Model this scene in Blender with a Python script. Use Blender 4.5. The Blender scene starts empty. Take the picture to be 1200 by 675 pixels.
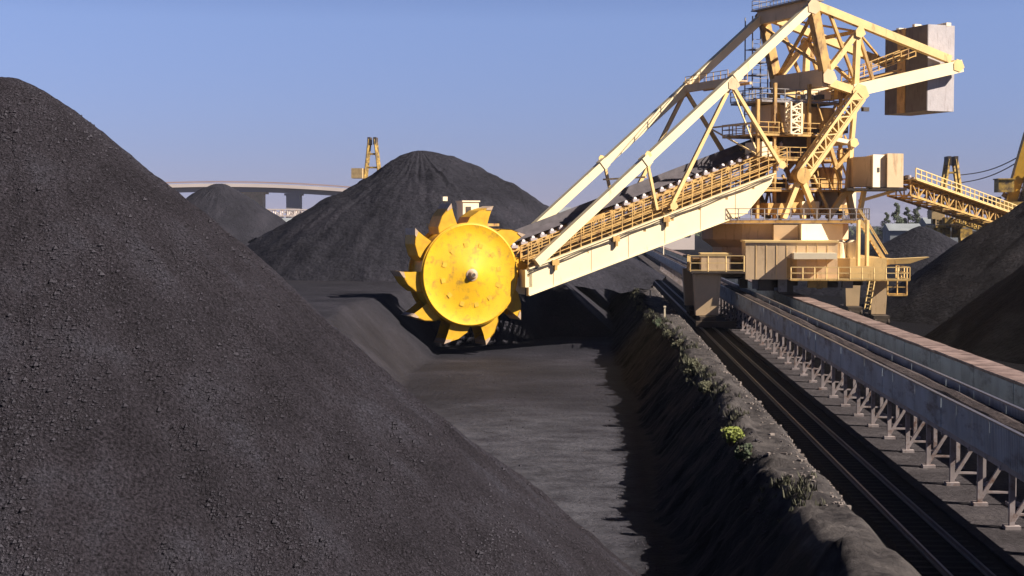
import bpy, math, random
from mathutils import Vector, Matrix, noise
random.seed(7)
R_ = math.radians
sc = bpy.context.scene
col = sc.collection

# ------------------------------------------------------------------ camera
F = 1800.0; CAMZ = 10.0
PITCH = math.atan(75.5/F); YAW = math.atan(100/F*math.cos(PITCH))
cam = bpy.data.cameras.new('camera'); cam_o = bpy.data.objects.new('camera', cam); col.objects.link(cam_o)
cam.sensor_width = 36.0; cam.lens = F/1200*36.0; cam.clip_start = 0.5; cam.clip_end = 9000
cam_o.location = (0, 0, CAMZ); cam_o.rotation_euler = (math.pi/2-PITCH, 0, YAW)
sc.camera = cam_o
CR = Matrix.Rotation(YAW, 3, 'Z') @ Matrix.Rotation(math.pi/2-PITCH, 3, 'X')

# ------------------------------------------------------------------ light
SUN_AZ = Vector((0.965, -0.26, 0)).normalized(); SUN_EL = R_(38)
w = bpy.data.worlds.new('World'); sc.world = w; w.use_nodes = True
nt = w.node_tree; nt.nodes.clear()
sky = nt.nodes.new('ShaderNodeTexSky'); sky.sky_type = 'NISHITA'; sky.sun_disc = False
sky.sun_elevation = SUN_EL; sky.sun_rotation = math.atan2(SUN_AZ.x, SUN_AZ.y)
sky.altitude = 0; sky.air_density = 1.0; sky.dust_density = 0.05; sky.ozone_density = 5.0
tint = nt.nodes.new('ShaderNodeMix'); tint.data_type = 'RGBA'; tint.blend_type = 'MULTIPLY'
tint.inputs[0].default_value = 1.0; tint.inputs[7].default_value = (0.87, 0.81, 1.05, 1)
bg = nt.nodes.new('ShaderNodeBackground'); bg.inputs[1].default_value = 0.05
wo = nt.nodes.new('ShaderNodeOutputWorld')
nt.links.new(sky.outputs[0], tint.inputs[6]); 
wtc = nt.nodes.new('ShaderNodeTexCoord'); wsx = nt.nodes.new('ShaderNodeSeparateXYZ'); nt.links.new(wtc.outputs['Generated'], wsx.inputs[0])
wr = nt.nodes.new('ShaderNodeValToRGB'); nt.links.new(wsx.outputs[2], wr.inputs[0])     # sky scaled by elevation: muted blue horizon, darkened overhead to cut fill
wr.color_ramp.elements[0].position = 0.0; wr.color_ramp.elements[0].color = (.50, .52, .74, 1)
wr.color_ramp.elements[1].position = .6; wr.color_ramp.elements[1].color = (.12, .135, .17, 1)
for p_, c_ in ((.05, (.66, .66, .80)), (.13, (1.0, .93, .93)), (.24, (.38, .40, .45))):
    e_ = wr.color_ramp.elements.new(p_); e_.color = c_+(1,)
wm = nt.nodes.new('ShaderNodeMix'); wm.data_type = 'RGBA'; wm.blend_type = 'MULTIPLY'; wm.inputs[0].default_value = 1
nt.links.new(tint.outputs[2], wm.inputs[6]); nt.links.new(wr.outputs[0], wm.inputs[7]); nt.links.new(wm.outputs[2], bg.inputs[0]); nt.links.new(bg.outputs[0], wo.inputs[0])
sl = bpy.data.lights.new('sun', 'SUN'); sl.energy = 5.0; sl.angle = R_(0.5); sl.color = (1.0, 0.89, 0.76)
so = bpy.data.objects.new('sun', sl); col.objects.link(so)
to_sun = Vector((SUN_AZ.x*math.cos(SUN_EL), SUN_AZ.y*math.cos(SUN_EL), math.sin(SUN_EL)))
so.rotation_euler = to_sun.to_track_quat('Z', 'Y').to_euler(); so.location = (60, -20, 60)
sc.view_settings.view_transform = 'Standard'; sc.view_settings.look = 'None'
sc.view_settings.gamma = 1; sc.view_settings.exposure = 1.2; sc.view_settings.use_curve_mapping = False
sc.cycles.max_bounces = 5; sc.cycles.volume_bounces = 0

# ------------------------------------------------------------------ materials
def lk(nt, a, b): nt.links.new(a, b)
MATS = {}
def mat(name, base, rough=0.6, var=0.15, vscale=1.5, dark=None, dk_scale=0.6, dk_amt=0.0, bump=0.0, bscale=8, metal=0.0, spec=0.4, streak=None):
    m = bpy.data.materials.new(name); m.use_nodes = True; n = m.node_tree; b = n.nodes['Principled BSDF']
    tc = n.nodes.new('ShaderNodeTexCoord'); src = tc.outputs['Object']
    if streak:
        mp = n.nodes.new('ShaderNodeMapping'); mp.inputs['Scale'].default_value = streak; lk(n, src, mp.inputs[0]); src2 = mp.outputs[0]
    else: src2 = src
    nz = n.nodes.new('ShaderNodeTexNoise'); nz.inputs['Scale'].default_value = vscale; nz.inputs['Detail'].default_value = 6; lk(n, src, nz.inputs[0])
    r = n.nodes.new('ShaderNodeValToRGB')
    r.color_ramp.elements[0].position = .3; r.color_ramp.elements[1].position = .7
    r.color_ramp.elements[0].color = tuple(c*(1-var) for c in base)+(1,); r.color_ramp.elements[1].color = tuple(min(1, c*(1+var)) for c in base)+(1,)
    lk(n, nz.outputs[0], r.inputs[0]); out = r.outputs[0]
    if dark:
        n2 = n.nodes.new('ShaderNodeTexNoise'); n2.inputs['Scale'].default_value = dk_scale; n2.inputs['Detail'].default_value = 8; n2.inputs['Roughness'].default_value = .7
        lk(n, src2, n2.inputs[0])
        r2 = n.nodes.new('ShaderNodeValToRGB'); r2.color_ramp.elements[0].position = .62-dk_amt*.3; r2.color_ramp.elements[1].position = .78-dk_amt*.3
        lk(n, n2.outputs[0], r2.inputs[0])
        mx = n.nodes.new('ShaderNodeMix'); mx.data_type = 'RGBA'; mx.inputs[7].default_value = tuple(dark)+(1,)
        lk(n, r2.outputs[0], mx.inputs[0]); lk(n, out, mx.inputs[6]); out = mx.outputs[2]
    lk(n, out, b.inputs['Base Color'])
    b.inputs['Roughness'].default_value = rough; b.inputs['Metallic'].default_value = metal; b.inputs['Specular IOR Level'].default_value = spec
    if bump:
        n3 = n.nodes.new('ShaderNodeTexNoise'); n3.inputs['Scale'].default_value = bscale; n3.inputs['Detail'].default_value = 8; lk(n, src, n3.inputs[0])
        bp = n.nodes.new('ShaderNodeBump'); bp.inputs['Strength'].default_value = 1; bp.inputs['Distance'].default_value = bump
        lk(n, n3.outputs[0], bp.inputs['Height']); lk(n, bp.outputs[0], b.inputs['Normal'])
    MATS[name] = m; return m

def coal_mat(name, base=(.046, .040, .045), lump=4.0, bump=.12, pale=(.064, .060, .069), rough=.75, gscale=.12, stretch=None, k=.58, con=(.45, 1.6)):
    cool = (.97, 1.0, 1.14); base = tuple(c*k*q for c, q in zip(base, cool)); pale = tuple(c*k*q for c, q in zip(pale, cool))
    m = bpy.data.materials.new(name); m.use_nodes = True; n = m.node_tree; b = n.nodes['Principled BSDF']
    tc = n.nodes.new('ShaderNodeTexCoord'); src = tc.outputs['Object']
    big = n.nodes.new('ShaderNodeTexNoise'); big.inputs['Scale'].default_value = gscale; big.inputs['Detail'].default_value = 9; big.inputs['Roughness'].default_value = .62
    if stretch:
        mp = n.nodes.new('ShaderNodeMapping'); mp.inputs['Scale'].default_value = stretch; lk(n, src, mp.inputs[0]); lk(n, mp.outputs[0], big.inputs[0])
    else: lk(n, src, big.inputs[0])
    r = n.nodes.new('ShaderNodeValToRGB'); r.color_ramp.elements[0].position = .36; r.color_ramp.elements[1].position = .68
    r.color_ramp.elements[0].color = tuple(c*.72 for c in base)+(1,); r.color_ramp.elements[1].color = tuple(pale)+(1,)
    e = r.color_ramp.elements.new(.52); e.color = tuple(base)+(1,)
    lk(n, big.outputs[0], r.inputs[0])
    vo = n.nodes.new('ShaderNodeTexVoronoi'); vo.inputs['Scale'].default_value = lump; lk(n, src, vo.inputs[0])
    fine = n.nodes.new('ShaderNodeTexNoise'); fine.inputs['Scale'].default_value = lump*1.3; fine.inputs['Detail'].default_value = 10; fine.inputs['Roughness'].default_value = .75; lk(n, src, fine.inputs[0])
    r3 = n.nodes.new('ShaderNodeMapRange'); r3.inputs['From Min'].default_value = .3; r3.inputs['From Max'].default_value = .72; r3.inputs['To Min'].default_value = con[0]; r3.inputs['To Max'].default_value = con[1]
    lk(n, fine.outputs[0], r3.inputs[0])
    mx = n.nodes.new('ShaderNodeMix'); mx.data_type = 'RGBA'; mx.blend_type = 'MULTIPLY'; mx.inputs[0].default_value = 1
    lk(n, r.outputs[0], mx.inputs[6]); lk(n, r3.outputs[0], mx.inputs[7]); lk(n, mx.outputs[2], b.inputs['Base Color'])
    add = n.nodes.new('ShaderNodeMath'); add.operation = 'SUBTRACT'; lk(n, fine.outputs[0], add.inputs[0]); 
    ml = n.nodes.new('ShaderNodeMath'); ml.operation = 'MULTIPLY'; ml.inputs[1].default_value = .45; lk(n, vo.outputs['Distance'], ml.inputs[0]); lk(n, ml.outputs[0], add.inputs[1])
    bp = n.nodes.new('ShaderNodeBump'); bp.inputs['Distance'].default_value = bump; bp.inputs['Strength'].default_value = 1
    lk(n, add.outputs[0], bp.inputs['Height']); lk(n, bp.outputs[0], b.inputs['Normal'])
    b.inputs['Roughness'].default_value = rough; b.inputs['Specular IOR Level'].default_value = .08
    MATS[name] = m; return m

CREAM = mat('cream_paint', (.70, .50, .22), .45, .10, .8, dark=(.30, .16, .06), dk_scale=1.2, dk_amt=.12, bump=.004, bscale=3, streak=(1, 1, .35))
GIRD = mat('girder_paint', (.80, .67, .42), .5, .06, .5, dark=(.42, .27, .12), dk_scale=.9, dk_amt=.05, streak=(1, 1, .3))
OCHRE = mat('ochre_paint', (.50, .31, .10), .55, .22, 1.2, dark=(.16, .08, .04), dk_scale=1.4, dk_amt=.35, streak=(1, 1, .4))
TAN = mat('tan_panel', (.62, .45, .27), .6, .10, .6, dark=(.30, .18, .09), dk_scale=.9, dk_amt=.2, streak=(1.5, 1.5, .25))
BARE = mat('worn_steel', (.42, .31, .22), .45, .2, 3)
PALE = mat('pale_panel', (.80, .68, .48), .5, .06, .8, dark=(.45, .3, .17), dk_scale=1.2, dk_amt=.08, streak=(2, 2, .3))
YEL = mat('wheel_yellow', (.70, .395, .008), .5, .08, 1.1, dark=(.34, .19, .03), dk_scale=1.3, dk_amt=.34, bump=.012, bscale=1.6)
BKT = mat('bucket_yellow', (.56, .31, .012), .5, .12, 1.6, dark=(.22, .12, .04), dk_scale=1.1, dk_amt=.22)
STEELD = mat('dark_steel', (.06, .045, .035), .6, .3, 2)
GREY = mat('grey_steel', (.24, .22, .22), .55, .2, 1.5, dark=(.1, .08, .07), dk_scale=2, dk_amt=.3)
IDLER = mat('idler_white', (.36, .32, .33), .5, .1, 2)
RUBBER = mat('belt_rubber', (.085, .075, .085), .7, .25, 1.5)
CONC = mat('counterweight_concrete', (.40, .37, .38), .8, .08, 1.2, dark=(.24, .2, .19), dk_scale=1.6, dk_amt=.25, bump=.02, bscale=5, streak=(2, 2, .25))
CONCD = mat('dark_ballast_plate', (.15, .135, .135), .8, .12, 1.0, dark=(.10, .08, .08), dk_scale=2, dk_amt=.3, streak=(2, 2, .3))  # plates on the boom-facing side, darker than the counterweight block
ROOF = mat('rust_cover', (.19, .135, .122), .7, .3, .8, dark=(.08, .05, .045), dk_scale=1.0, dk_amt=.5, bump=.02, bscale=3)
RAIL = mat('rail_steel', (.16, .145, .15), .35, .2, 2, metal=.6)
SLEEP = mat('sleeper_wood', (.016, .014, .014), .9, .3, 2)
POST = mat('trestle_paint', (.30, .26, .26), .6, .25, 1.5, dark=(.14, .08, .06), dk_scale=2.5, dk_amt=.4)
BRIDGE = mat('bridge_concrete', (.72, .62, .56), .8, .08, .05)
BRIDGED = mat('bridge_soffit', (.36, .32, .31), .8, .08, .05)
FGREY = mat('far_grey', (.2, .22, .24), .7, .2, .2)
FYEL = mat('far_machine_paint', (.44, .28, .06), .6, .35, 1.5, dark=(.07, .05, .04), dk_scale=1.0, dk_amt=.5)
FCRM = mat('far_cream', (.42, .30, .15), .6, .2, 1.5)
LEAF = mat('leaf_dark', (.035, .05, .025), .7, .4, .8)
LEAFY = mat('leaf_yellow_green', (.16, .19, .035), .7, .3, 4)
WEED = mat('dry_weed', (.075, .075, .045), .8, .4, 3)
BARK = mat('bark', (.09, .065, .045), .9, .3, 3)
ROCK = mat('pale_rubble', (.17, .145, .135), .9, .3, 4)
COALN = coal_mat('near_coal', lump=10.5, bump=.22, con=(-.2, 2.4), gscale=.35, k=.74, stretch=(1.6, 1.6, .5))
COALF = coal_mat('far_coal', base=(.033, .032, .039), pale=(.047, .044, .052), lump=1.8, bump=.2)
COALSH = coal_mat('painted_shade_coal', k=.26, base=(.034, .031, .034), pale=(.05, .046, .05), lump=2.2, bump=.22, gscale=.2)  # near right heap: its shade is put into a darker coal colour
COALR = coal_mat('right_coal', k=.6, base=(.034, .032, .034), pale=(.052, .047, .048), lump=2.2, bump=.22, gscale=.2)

# corrugated windshield sheeting
def sheet_mat(name, base, dark):
    m = mat(name, base, .5, .25, .7, dark=dark, dk_scale=.9, dk_amt=.34, streak=(1, .35, 1.2)); n = m.node_tree; b = n.nodes['Principled BSDF']
    wv = n.nodes.new('ShaderNodeTexWave'); wv.bands_direction = 'Y'; wv.inputs['Scale'].default_value = 1.6
    tc = n.nodes.new('ShaderNodeTexCoord'); lk(n, tc.outputs['Object'], wv.inputs[0])
    bp = n.nodes.new('ShaderNodeBump'); bp.inputs['Distance'].default_value = .05; lk(n, wv.outputs[0], bp.inputs['Height']); lk(n, bp.outputs[0], b.inputs['Normal'])
    return m
SHEET = sheet_mat('windshield_sheet', (.28, .33, .38), (.09, .09, .10))
SHEET2 = sheet_mat('windshield_sheet_dull', (.22, .26, .30), (.05, .05, .07))

# ------------------------------------------------------------------ mesh builder
def smooth(x, a, b):
    t = max(0, min(1, (x-a)/(b-a))); return t*t*(3-2*t)
class MB:
    def __init__(s): s.v = []; s.f = []
    def add(s, vs, fs):
        o = len(s.v); s.v += [Vector(p) for p in vs]; s.f += [tuple(i+o for i in f) for f in fs]; return s
    def hexa(s, p):  # 8 points: bottom 4 ccw, top 4 ccw
        return s.add(p, [(0,3,2,1),(4,5,6,7),(0,1,5,4),(1,2,6,5),(2,3,7,6),(3,0,4,7)])
    def box(s, c, sz, rz=0.0, ax=None):
        c = Vector(c); hx, hy, hz = sz[0]/2, sz[1]/2, sz[2]/2
        if ax is None:
            ax = (Vector((math.cos(rz), math.sin(rz), 0)), Vector((-math.sin(rz), math.cos(rz), 0)), Vector((0, 0, 1)))
        P = lambda a, b_, d: c+ax[0]*a*hx+ax[1]*b_*hy+ax[2]*d*hz
        return s.hexa([P(-1,-1,-1),P(1,-1,-1),P(1,1,-1),P(-1,1,-1),P(-1,-1,1),P(1,-1,1),P(1,1,1),P(-1,1,1)])
    def beam(s, a, b, w=.1, h=None, up=(0,0,1)):
        a = Vector(a); b = Vector(b); d = b-a; L = d.length
        if L < 1e-5: return s
        d = d/L; up = Vector(up)
        if abs(d.dot(up)) > .98: up = Vector((.45,-.89,0)) if abs(d.z) > .9 else Vector((0,0,1))
        x = d.cross(up).normalized(); u = x.cross(d).normalized(); h = h or w
        x = x*w/2; u = u*h/2
        return s.hexa([a-x-u, b-x-u, b+x-u, a+x-u, a-x+u, b-x+u, b+x+u, a+x+u])
    def tube(s, a, b, r=.1, n=10, r2=None):
        a = Vector(a); b = Vector(b); r2 = r if r2 is None else r2; d = (b-a).normalized()
        x = d.orthogonal().normalized(); y = d.cross(x); vs = []
        for p, rr in ((a, r), (b, r2)):
            for i in range(n):
                t = 2*math.pi*i/n; vs.append(p+(x*math.cos(t)+y*math.sin(t))*rr)
        fs = [(i, (i+1) % n, n+(i+1) % n, n+i) for i in range(n)]+[tuple(range(n-1, -1, -1)), tuple(range(n, 2*n))]
        return s.add(vs, fs)
    def lathe(s, prof, n=64, axis='Y'):  # prof: (radius, along)
        vs = []; fs = []
        for r, y in prof:
            for i in range(n):
                t = 2*math.pi*i/n
                vs.append((r*math.cos(t), y, r*math.sin(t)) if axis == 'Y' else (r*math.cos(t), r*math.sin(t), y))
        for k in range(len(prof)-1):
            for i in range(n):
                j = (i+1) % n; fs.append((k*n+i, k*n+j, (k+1)*n+j, (k+1)*n+i))
        return s.add(vs, fs)
    def prism(s, poly, off):  # poly: list of 3D points, off: Vector
        n = len(poly); off = Vector(off)
        return s.add([Vector(p) for p in poly]+[Vector(p)+off for p in poly],
                     [tuple(range(n)), tuple(range(2*n-1, n-1, -1))]+[(i, n+i, n+(i+1) % n, (i+1) % n) for i in range(n)])
    def rail(s, pts, h=1.1, sp=1.6, t=.075, mid=2):
        for a, b in zip(pts[:-1], pts[1:]):
            a = Vector(a); b = Vector(b); L = (b-a).length; n = max(1, round(L/sp))
            for i in range(n+1):
                p = a.lerp(b, i/n); s.beam(p, p+Vector((0, 0, h)), t)
            for k in range(mid+1):
                z = Vector((0, 0, h*(1-k*(.45 if mid < 3 else .27)))); s.beam(a+z, b+z, t*.9)
        return s
    def lattice(s, a, b, wv, hv, n=8, t=.1, tw=None):  # 4-chord lattice with width vec wv, height vec hv
        a = Vector(a); b = Vector(b); wv = Vector(wv)/2; hv = Vector(hv)/2; tw = tw or t*.6
        cs = [(-1,-1),(1,-1),(1,1),(-1,1)]
        q = lambda p, c: p+wv*c[0]+hv*c[1]
        for c in cs: s.beam(q(a, c), q(b, c), t)
        for i in range(n):
            p = a.lerp(b, i/n); r = a.lerp(b, (i+1)/n)
            for k in range(4):
                c, d = cs[k], cs[(k+1) % 4]
                s.beam(q(p, c), q(p, d), tw)
                if i % 2: c, d = d, c
                s.beam(q(p, c), q(r, d), tw)
        return s
    def build(s, name, m, parent=None, sm=False, world=True, loc=None):
        me = bpy.data.meshes.new(name); org = Vector((0, 0, 0))
        if parent is not None and world: org = wpos(parent)
        l = Vector(loc) if loc is not None else Vector((0, 0, 0))
        if world and loc is not None: l = Vector(loc)-org
        vs = [tuple(v-(org+l if world else Vector((0,0,0)))) for v in s.v]
        me.from_pydata(vs, [], s.f); me.materials.append(m); me.update()
        if sm: me.polygons.foreach_set('use_smooth', [True]*len(me.polygons))
        o = bpy.data.objects.new(name, me); col.objects.link(o); o.location = l
        if parent is not None: o.parent = parent
        return o
def wpos(o):
    p = Vector(o.location)
    while o.parent is not None: o = o.parent; p = p+Vector(o.location)
    return p
def thing(name, label, cat, loc, group=None):
    o = bpy.data.objects.new(name, None); col.objects.link(o); o.location = loc
    o['label'] = label; o['category'] = cat
    if group: o['group'] = group
    return o
def tag(o, label, cat, group=None):
    o['label'] = label; o['category'] = cat
    if group: o['group'] = group
    return o
def copy_tree(o, parent=None):
    c = o.copy(); col.objects.link(c); c.parent = parent
    for ch in list(o.children): copy_tree(ch, c)
    return c

def ray(px, py): return CR @ Vector(((px-600)/F, (337.5-py)/F, -1))
def atY(px, py, Y):
    d = ray(px, py); t = Y/d.y; return Vector((d.x*t, Y, CAMZ+d.z*t))
def proj(p):
    q = CR.transposed() @ (Vector(p)-Vector((0, 0, CAMZ))); return (600+F*q.x/-q.z, 337.5-F*q.y/-q.z)

# ------------------------------------------------------------------ terrain
def fbm(x, y, z=0.0, o=4): return noise.fractal(Vector((x, y, z)), 1.0, 2.0, o)
def crest(Y): return 5.9+.7*fbm(0, Y*.07, 5, 5)+.34*fbm(0, Y*.6, 7, 4)-1.4*smooth(Y, 90, 150)
def ground_z(X, Y):
    # berm between pit and track
    cz = 1.55+.3*fbm(X*.12, Y*.06, 3)+.12*fbm(X*.7, Y*.5, 9)
    ce = crest(Y)
    cz += max(0, .62*fbm(X*.4, Y*1.1, 21, 5)+.10)*math.exp(-((X-ce-.35)/.5)**2)
    base = cz
    if X > 7.3: base = cz*(1-smooth(X, 7.3+.3*fbm(0, Y*.3, 2), 9.0))
    if X > 9: base = .03*fbm(X*.5, Y*.5)
    elif X > 4: base += .08*fbm(X*1.6, Y*1.2, 40, 5)*(1-smooth(X, 8.3, 9))*smooth(X, 4, 5)
    h = base
    if X < ce:
        d = ce-X
        hs = cz-d*1.18+.14*fbm(X*.9, Y*.9, 1)+.11*fbm(X*2.4, Y*2.2, 17, 3)*min(1, d)
        fl = -2+.05*fbm(X*.3, Y*.3, 4)+.10*fbm(X*.05, Y*.05, 8)
        L = 1.05*(-14.8-X+.9*fbm(0, Y*.06, 11)) if Y > 70 else -9
        E = .85*(Y-147.5-2.0*math.exp(-((X+12)/6)**2)-15*smooth(X, -11, -4)+.8*fbm(X*.15, Y*.1, 13))
        Rr = .9*(2.2-X)
        L *= smooth(Y, 70, 104)
        bn = min(5.3+.25*fbm(X*.05, Y*.05, 2), max(L, min(E, Rr)))
        if bn > 0: fl = fl+bn+.08*fbm(X*.4, Y*.4, 6)*min(1, bn)
        h = max(fl, hs)
        k = .35
        if abs(fl-hs) < k: h += (k-abs(fl-hs))**2/(4*k)
    return h
def build_ground():
    xs = []; x = -26.0
    while x < 10.5: xs.append(x); x += .22 if x > .0 else .5
    lo = []; x = -26.5; st = .7
    while x > -2500: lo.append(x); x -= st; st *= 1.22
    hi = []; x = 11.; st = .8
    while x < 2500: hi.append(x); x += st; st *= 1.22
    xs = sorted(lo)+xs+hi
    ys = []; y = -60.
    while y < 30: ys.append(y); y += 6
    while y < 230: ys.append(y); y += .28 if y > 44 else 1.0
    st = .6
    while y < 6000: ys.append(y); y += st; st *= 1.06
    nx = len(xs); v = []; 
    for Y in ys:
        for X in xs: v.append((X, Y, ground_z(X, Y)))
    f = [(j*nx+i, j*nx+i+1, (j+1)*nx+i+1, (j+1)*nx+i) for j in range(len(ys)-1) for i in range(nx-1)]
    mb = MB(); mb.v = [Vector(p) for p in v]; mb.f = f
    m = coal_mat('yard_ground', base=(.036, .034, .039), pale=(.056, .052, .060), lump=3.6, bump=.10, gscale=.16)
    n = m.node_tree; b = n.nodes['Principled BSDF']
    # paler dusty floor patch, browner berm
    old = b.inputs['Base Color'].links[0].from_socket
    tc = n.nodes.new('ShaderNodeTexCoord'); sx = n.nodes.new('ShaderNodeSeparateXYZ'); lk(n, tc.outputs['Object'], sx.inputs[0])
    wn = n.nodes.new('ShaderNodeTexNoise'); wn.inputs['Scale'].default_value = .25; wn.inputs['Detail'].default_value = 7; lk(n, tc.outputs['Object'], wn.inputs[0])
    yy = n.nodes.new('ShaderNodeMath'); yy.operation = 'MULTIPLY_ADD'; yy.inputs[1].default_value = 26; lk(n, wn.outputs[0], yy.inputs[0]); lk(n, sx.outputs[1], yy.inputs[2])
    mr = n.nodes.new('ShaderNodeMapRange'); mr.inputs['From Min'].default_value = 117; mr.inputs['From Max'].default_value = 99; lk(n, yy.outputs[0], mr.inputs[0])
    m2 = n.nodes.new('ShaderNodeMapRange'); m2.inputs['From Min'].default_value = 3.5; m2.inputs['From Max'].default_value = 1.5; lk(n, sx.outputs[0], m2.inputs[0])
    mm = n.nodes.new('ShaderNodeMath'); mm.operation = 'MULTIPLY'; lk(n, mr.outputs[0], mm.inputs[0]); lk(n, m2.outputs[0], mm.inputs[1])
    ns = n.nodes.new('ShaderNodeTexNoise'); ns.inputs['Scale'].default_value = .5; ns.inputs['Detail'].default_value = 9; ns.inputs['Roughness'].default_value = .7
    mp = n.nodes.new('ShaderNodeMapping'); mp.inputs['Scale'].default_value = (.9, 1.1, 1); lk(n, tc.outputs['Object'], mp.inputs[0]); lk(n, mp.outputs[0], ns.inputs[0])
    rs = n.nodes.new('ShaderNodeMapRange'); rs.inputs['From Min'].default_value = .33; rs.inputs['From Max'].default_value = .62; lk(n, ns.outputs[0], rs.inputs[0])
    mm2 = n.nodes.new('ShaderNodeMath'); mm2.operation = 'MULTIPLY'; lk(n, mm.outputs[0], mm2.inputs[0]); lk(n, rs.outputs[0], mm2.inputs[1])
    mx = n.nodes.new('ShaderNodeMix'); mx.data_type = 'RGBA'; mx.inputs[7].default_value = (.066, .066, .080, 1)
    lk(n, mm2.outputs[0], mx.inputs[0]); lk(n, old, mx.inputs[6])
    md = n.nodes.new('ShaderNodeMapRange'); md.inputs['From Min'].default_value = .9; md.inputs['From Max'].default_value = 2.2; lk(n, sx.outputs[0], md.inputs[0])  # berm shade painted in: near-black ground on the slope and shaded floor foot
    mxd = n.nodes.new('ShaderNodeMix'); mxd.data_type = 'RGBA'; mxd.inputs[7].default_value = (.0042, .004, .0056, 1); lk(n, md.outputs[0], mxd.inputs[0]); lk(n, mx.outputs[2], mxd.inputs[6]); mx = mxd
    # berm top: brown grey soil
    m3 = n.nodes.new('ShaderNodeMapRange'); m3.inputs['From Min'].default_value = 5.3; m3.inputs['From Max'].default_value = 6.0
    nj = n.nodes.new('ShaderNodeTexNoise'); nj.inputs['Scale'].default_value = .9; nj.inputs['Detail'].default_value = 6; lk(n, tc.outputs['Object'], nj.inputs[0])
    jm = n.nodes.new('ShaderNodeMath'); jm.operation = 'MULTIPLY_ADD'; jm.inputs[1].default_value = 2.0; lk(n, nj.outputs[0], jm.inputs[0]); lk(n, sx.outputs[0], jm.inputs[2])
    js = n.nodes.new('ShaderNodeMath'); js.operation = 'SUBTRACT'; js.inputs[1].default_value = 1.1; lk(n, jm.outputs[0], js.inputs[0]); lk(n, js.outputs[0], m3.inputs[0])
    m4 = n.nodes.new('ShaderNodeMapRange'); m4.inputs['From Min'].default_value = 9.4; m4.inputs['From Max'].default_value = 8.6; lk(n, sx.outputs[0], m4.inputs[0])
    m5 = n.nodes.new('ShaderNodeMath'); m5.operation = 'MULTIPLY'; lk(n, m3.outputs[0], m5.inputs[0]); lk(n, m4.outputs[0], m5.inputs[1])
    n6 = n.nodes.new('ShaderNodeTexNoise'); n6.inputs['Scale'].default_value = .9; n6.inputs['Detail'].default_value = 10; n6.inputs['Roughness'].default_value = .72; lk(n, tc.outputs['Object'], n6.inputs[0])
    r6 = n.nodes.new('ShaderNodeValToRGB'); r6.color_ramp.elements[0].position = .35; r6.color_ramp.elements[0].color = (.022, .020, .022, 1)
    r6.color_ramp.elements[1].position = .66; r6.color_ramp.elements[1].color = (.084, .076, .076, 1)
    lk(n, n6.outputs[0], r6.inputs[0])
    mx2 = n.nodes.new('ShaderNodeMix'); mx2.data_type = 'RGBA'; lk(n, m5.outputs[0], mx2.inputs[0]); lk(n, mx.outputs[2], mx2.inputs[6]); lk(n, r6.outputs[0], mx2.inputs[7])
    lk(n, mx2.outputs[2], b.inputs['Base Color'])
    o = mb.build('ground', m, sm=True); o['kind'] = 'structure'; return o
build_ground()

# dark ballast strip under the tracks, sleepers and rails
def strip(name, x0, x1, y0, y1, z, m, kind='structure'):
    mb = MB(); n = 60
    for i in range(n):
        a = y0+(y1-y0)*(i/n)**2; b_ = y0+(y1-y0)*((i+1)/n)**2
        o = len(mb.v); mb.v += [Vector((x0, a, 0)), Vector((x1, a, 0)), Vector((x1, b_, 0)), Vector((x0, b_, 0)),
                                Vector((x0+.25, a, z)), Vector((x1-.25, a, z)), Vector((x1-.25, b_, z)), Vector((x0+.25, b_, z))]
        mb.f += [(o+4, o+5, o+6, o+7), (o, o+4, o+7, o+3), (o+5, o+1, o+2, o+6)]
    ob = mb.build(name, m); ob['kind'] = kind; return ob
BALL = coal_mat('ballast', base=(.022, .02, .021), pale=(.036, .032, .033), lump=5, bump=.12, gscale=.6)
strip('track_ballast', 9.0, 12.0, 20, 700, .10, BALL)
strip('far_track_ballast', 24.6, 28.2, 20, 700, .10, BALL)
PATHM = coal_mat('service_path', base=(.08, .07, .068), pale=(.11, .096, .09), lump=5, bump=.05, gscale=.5)
def flat(name, x0, x1, y0, y1, z, m):
    o = MB().box(((x0+x1)/2, (y0+y1)/2, z/2), (x1-x0, y1-y0, z)).build(name, m); o['kind'] = 'structure'
flat('service_path', 12.0, 18.3, 20, 700, .085, PATHM)
def track(xs, label):
    t = thing('railway_track', label, 'railway track', (sum(xs)/2, 100, .1), 'machine rails on the yard')
    for x in xs:
        mb = MB(); mb.box((x, 360, .17+.10), (.075, 680, .04)).box((x, 360, .19), (.03, 680, .13)).box((x, 360, .12), (.15, 680, .03))
        mb.build('rail', RAIL, t)
    mb = MB(); y = 22.
    while y < 330: mb.box((sum(xs)/2, y, .074), (2.4, .26, .06)); y += .75
    s = mb.build('sleepers', SLEEP, t); s['kind'] = 'stuff'
    return t
track((9.80, 10.98), 'pair of thin steel rails running beside the weedy berm')
track((25.6, 27.0), 'pair of steel rails on the far side of both conveyors, mostly hidden')

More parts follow.
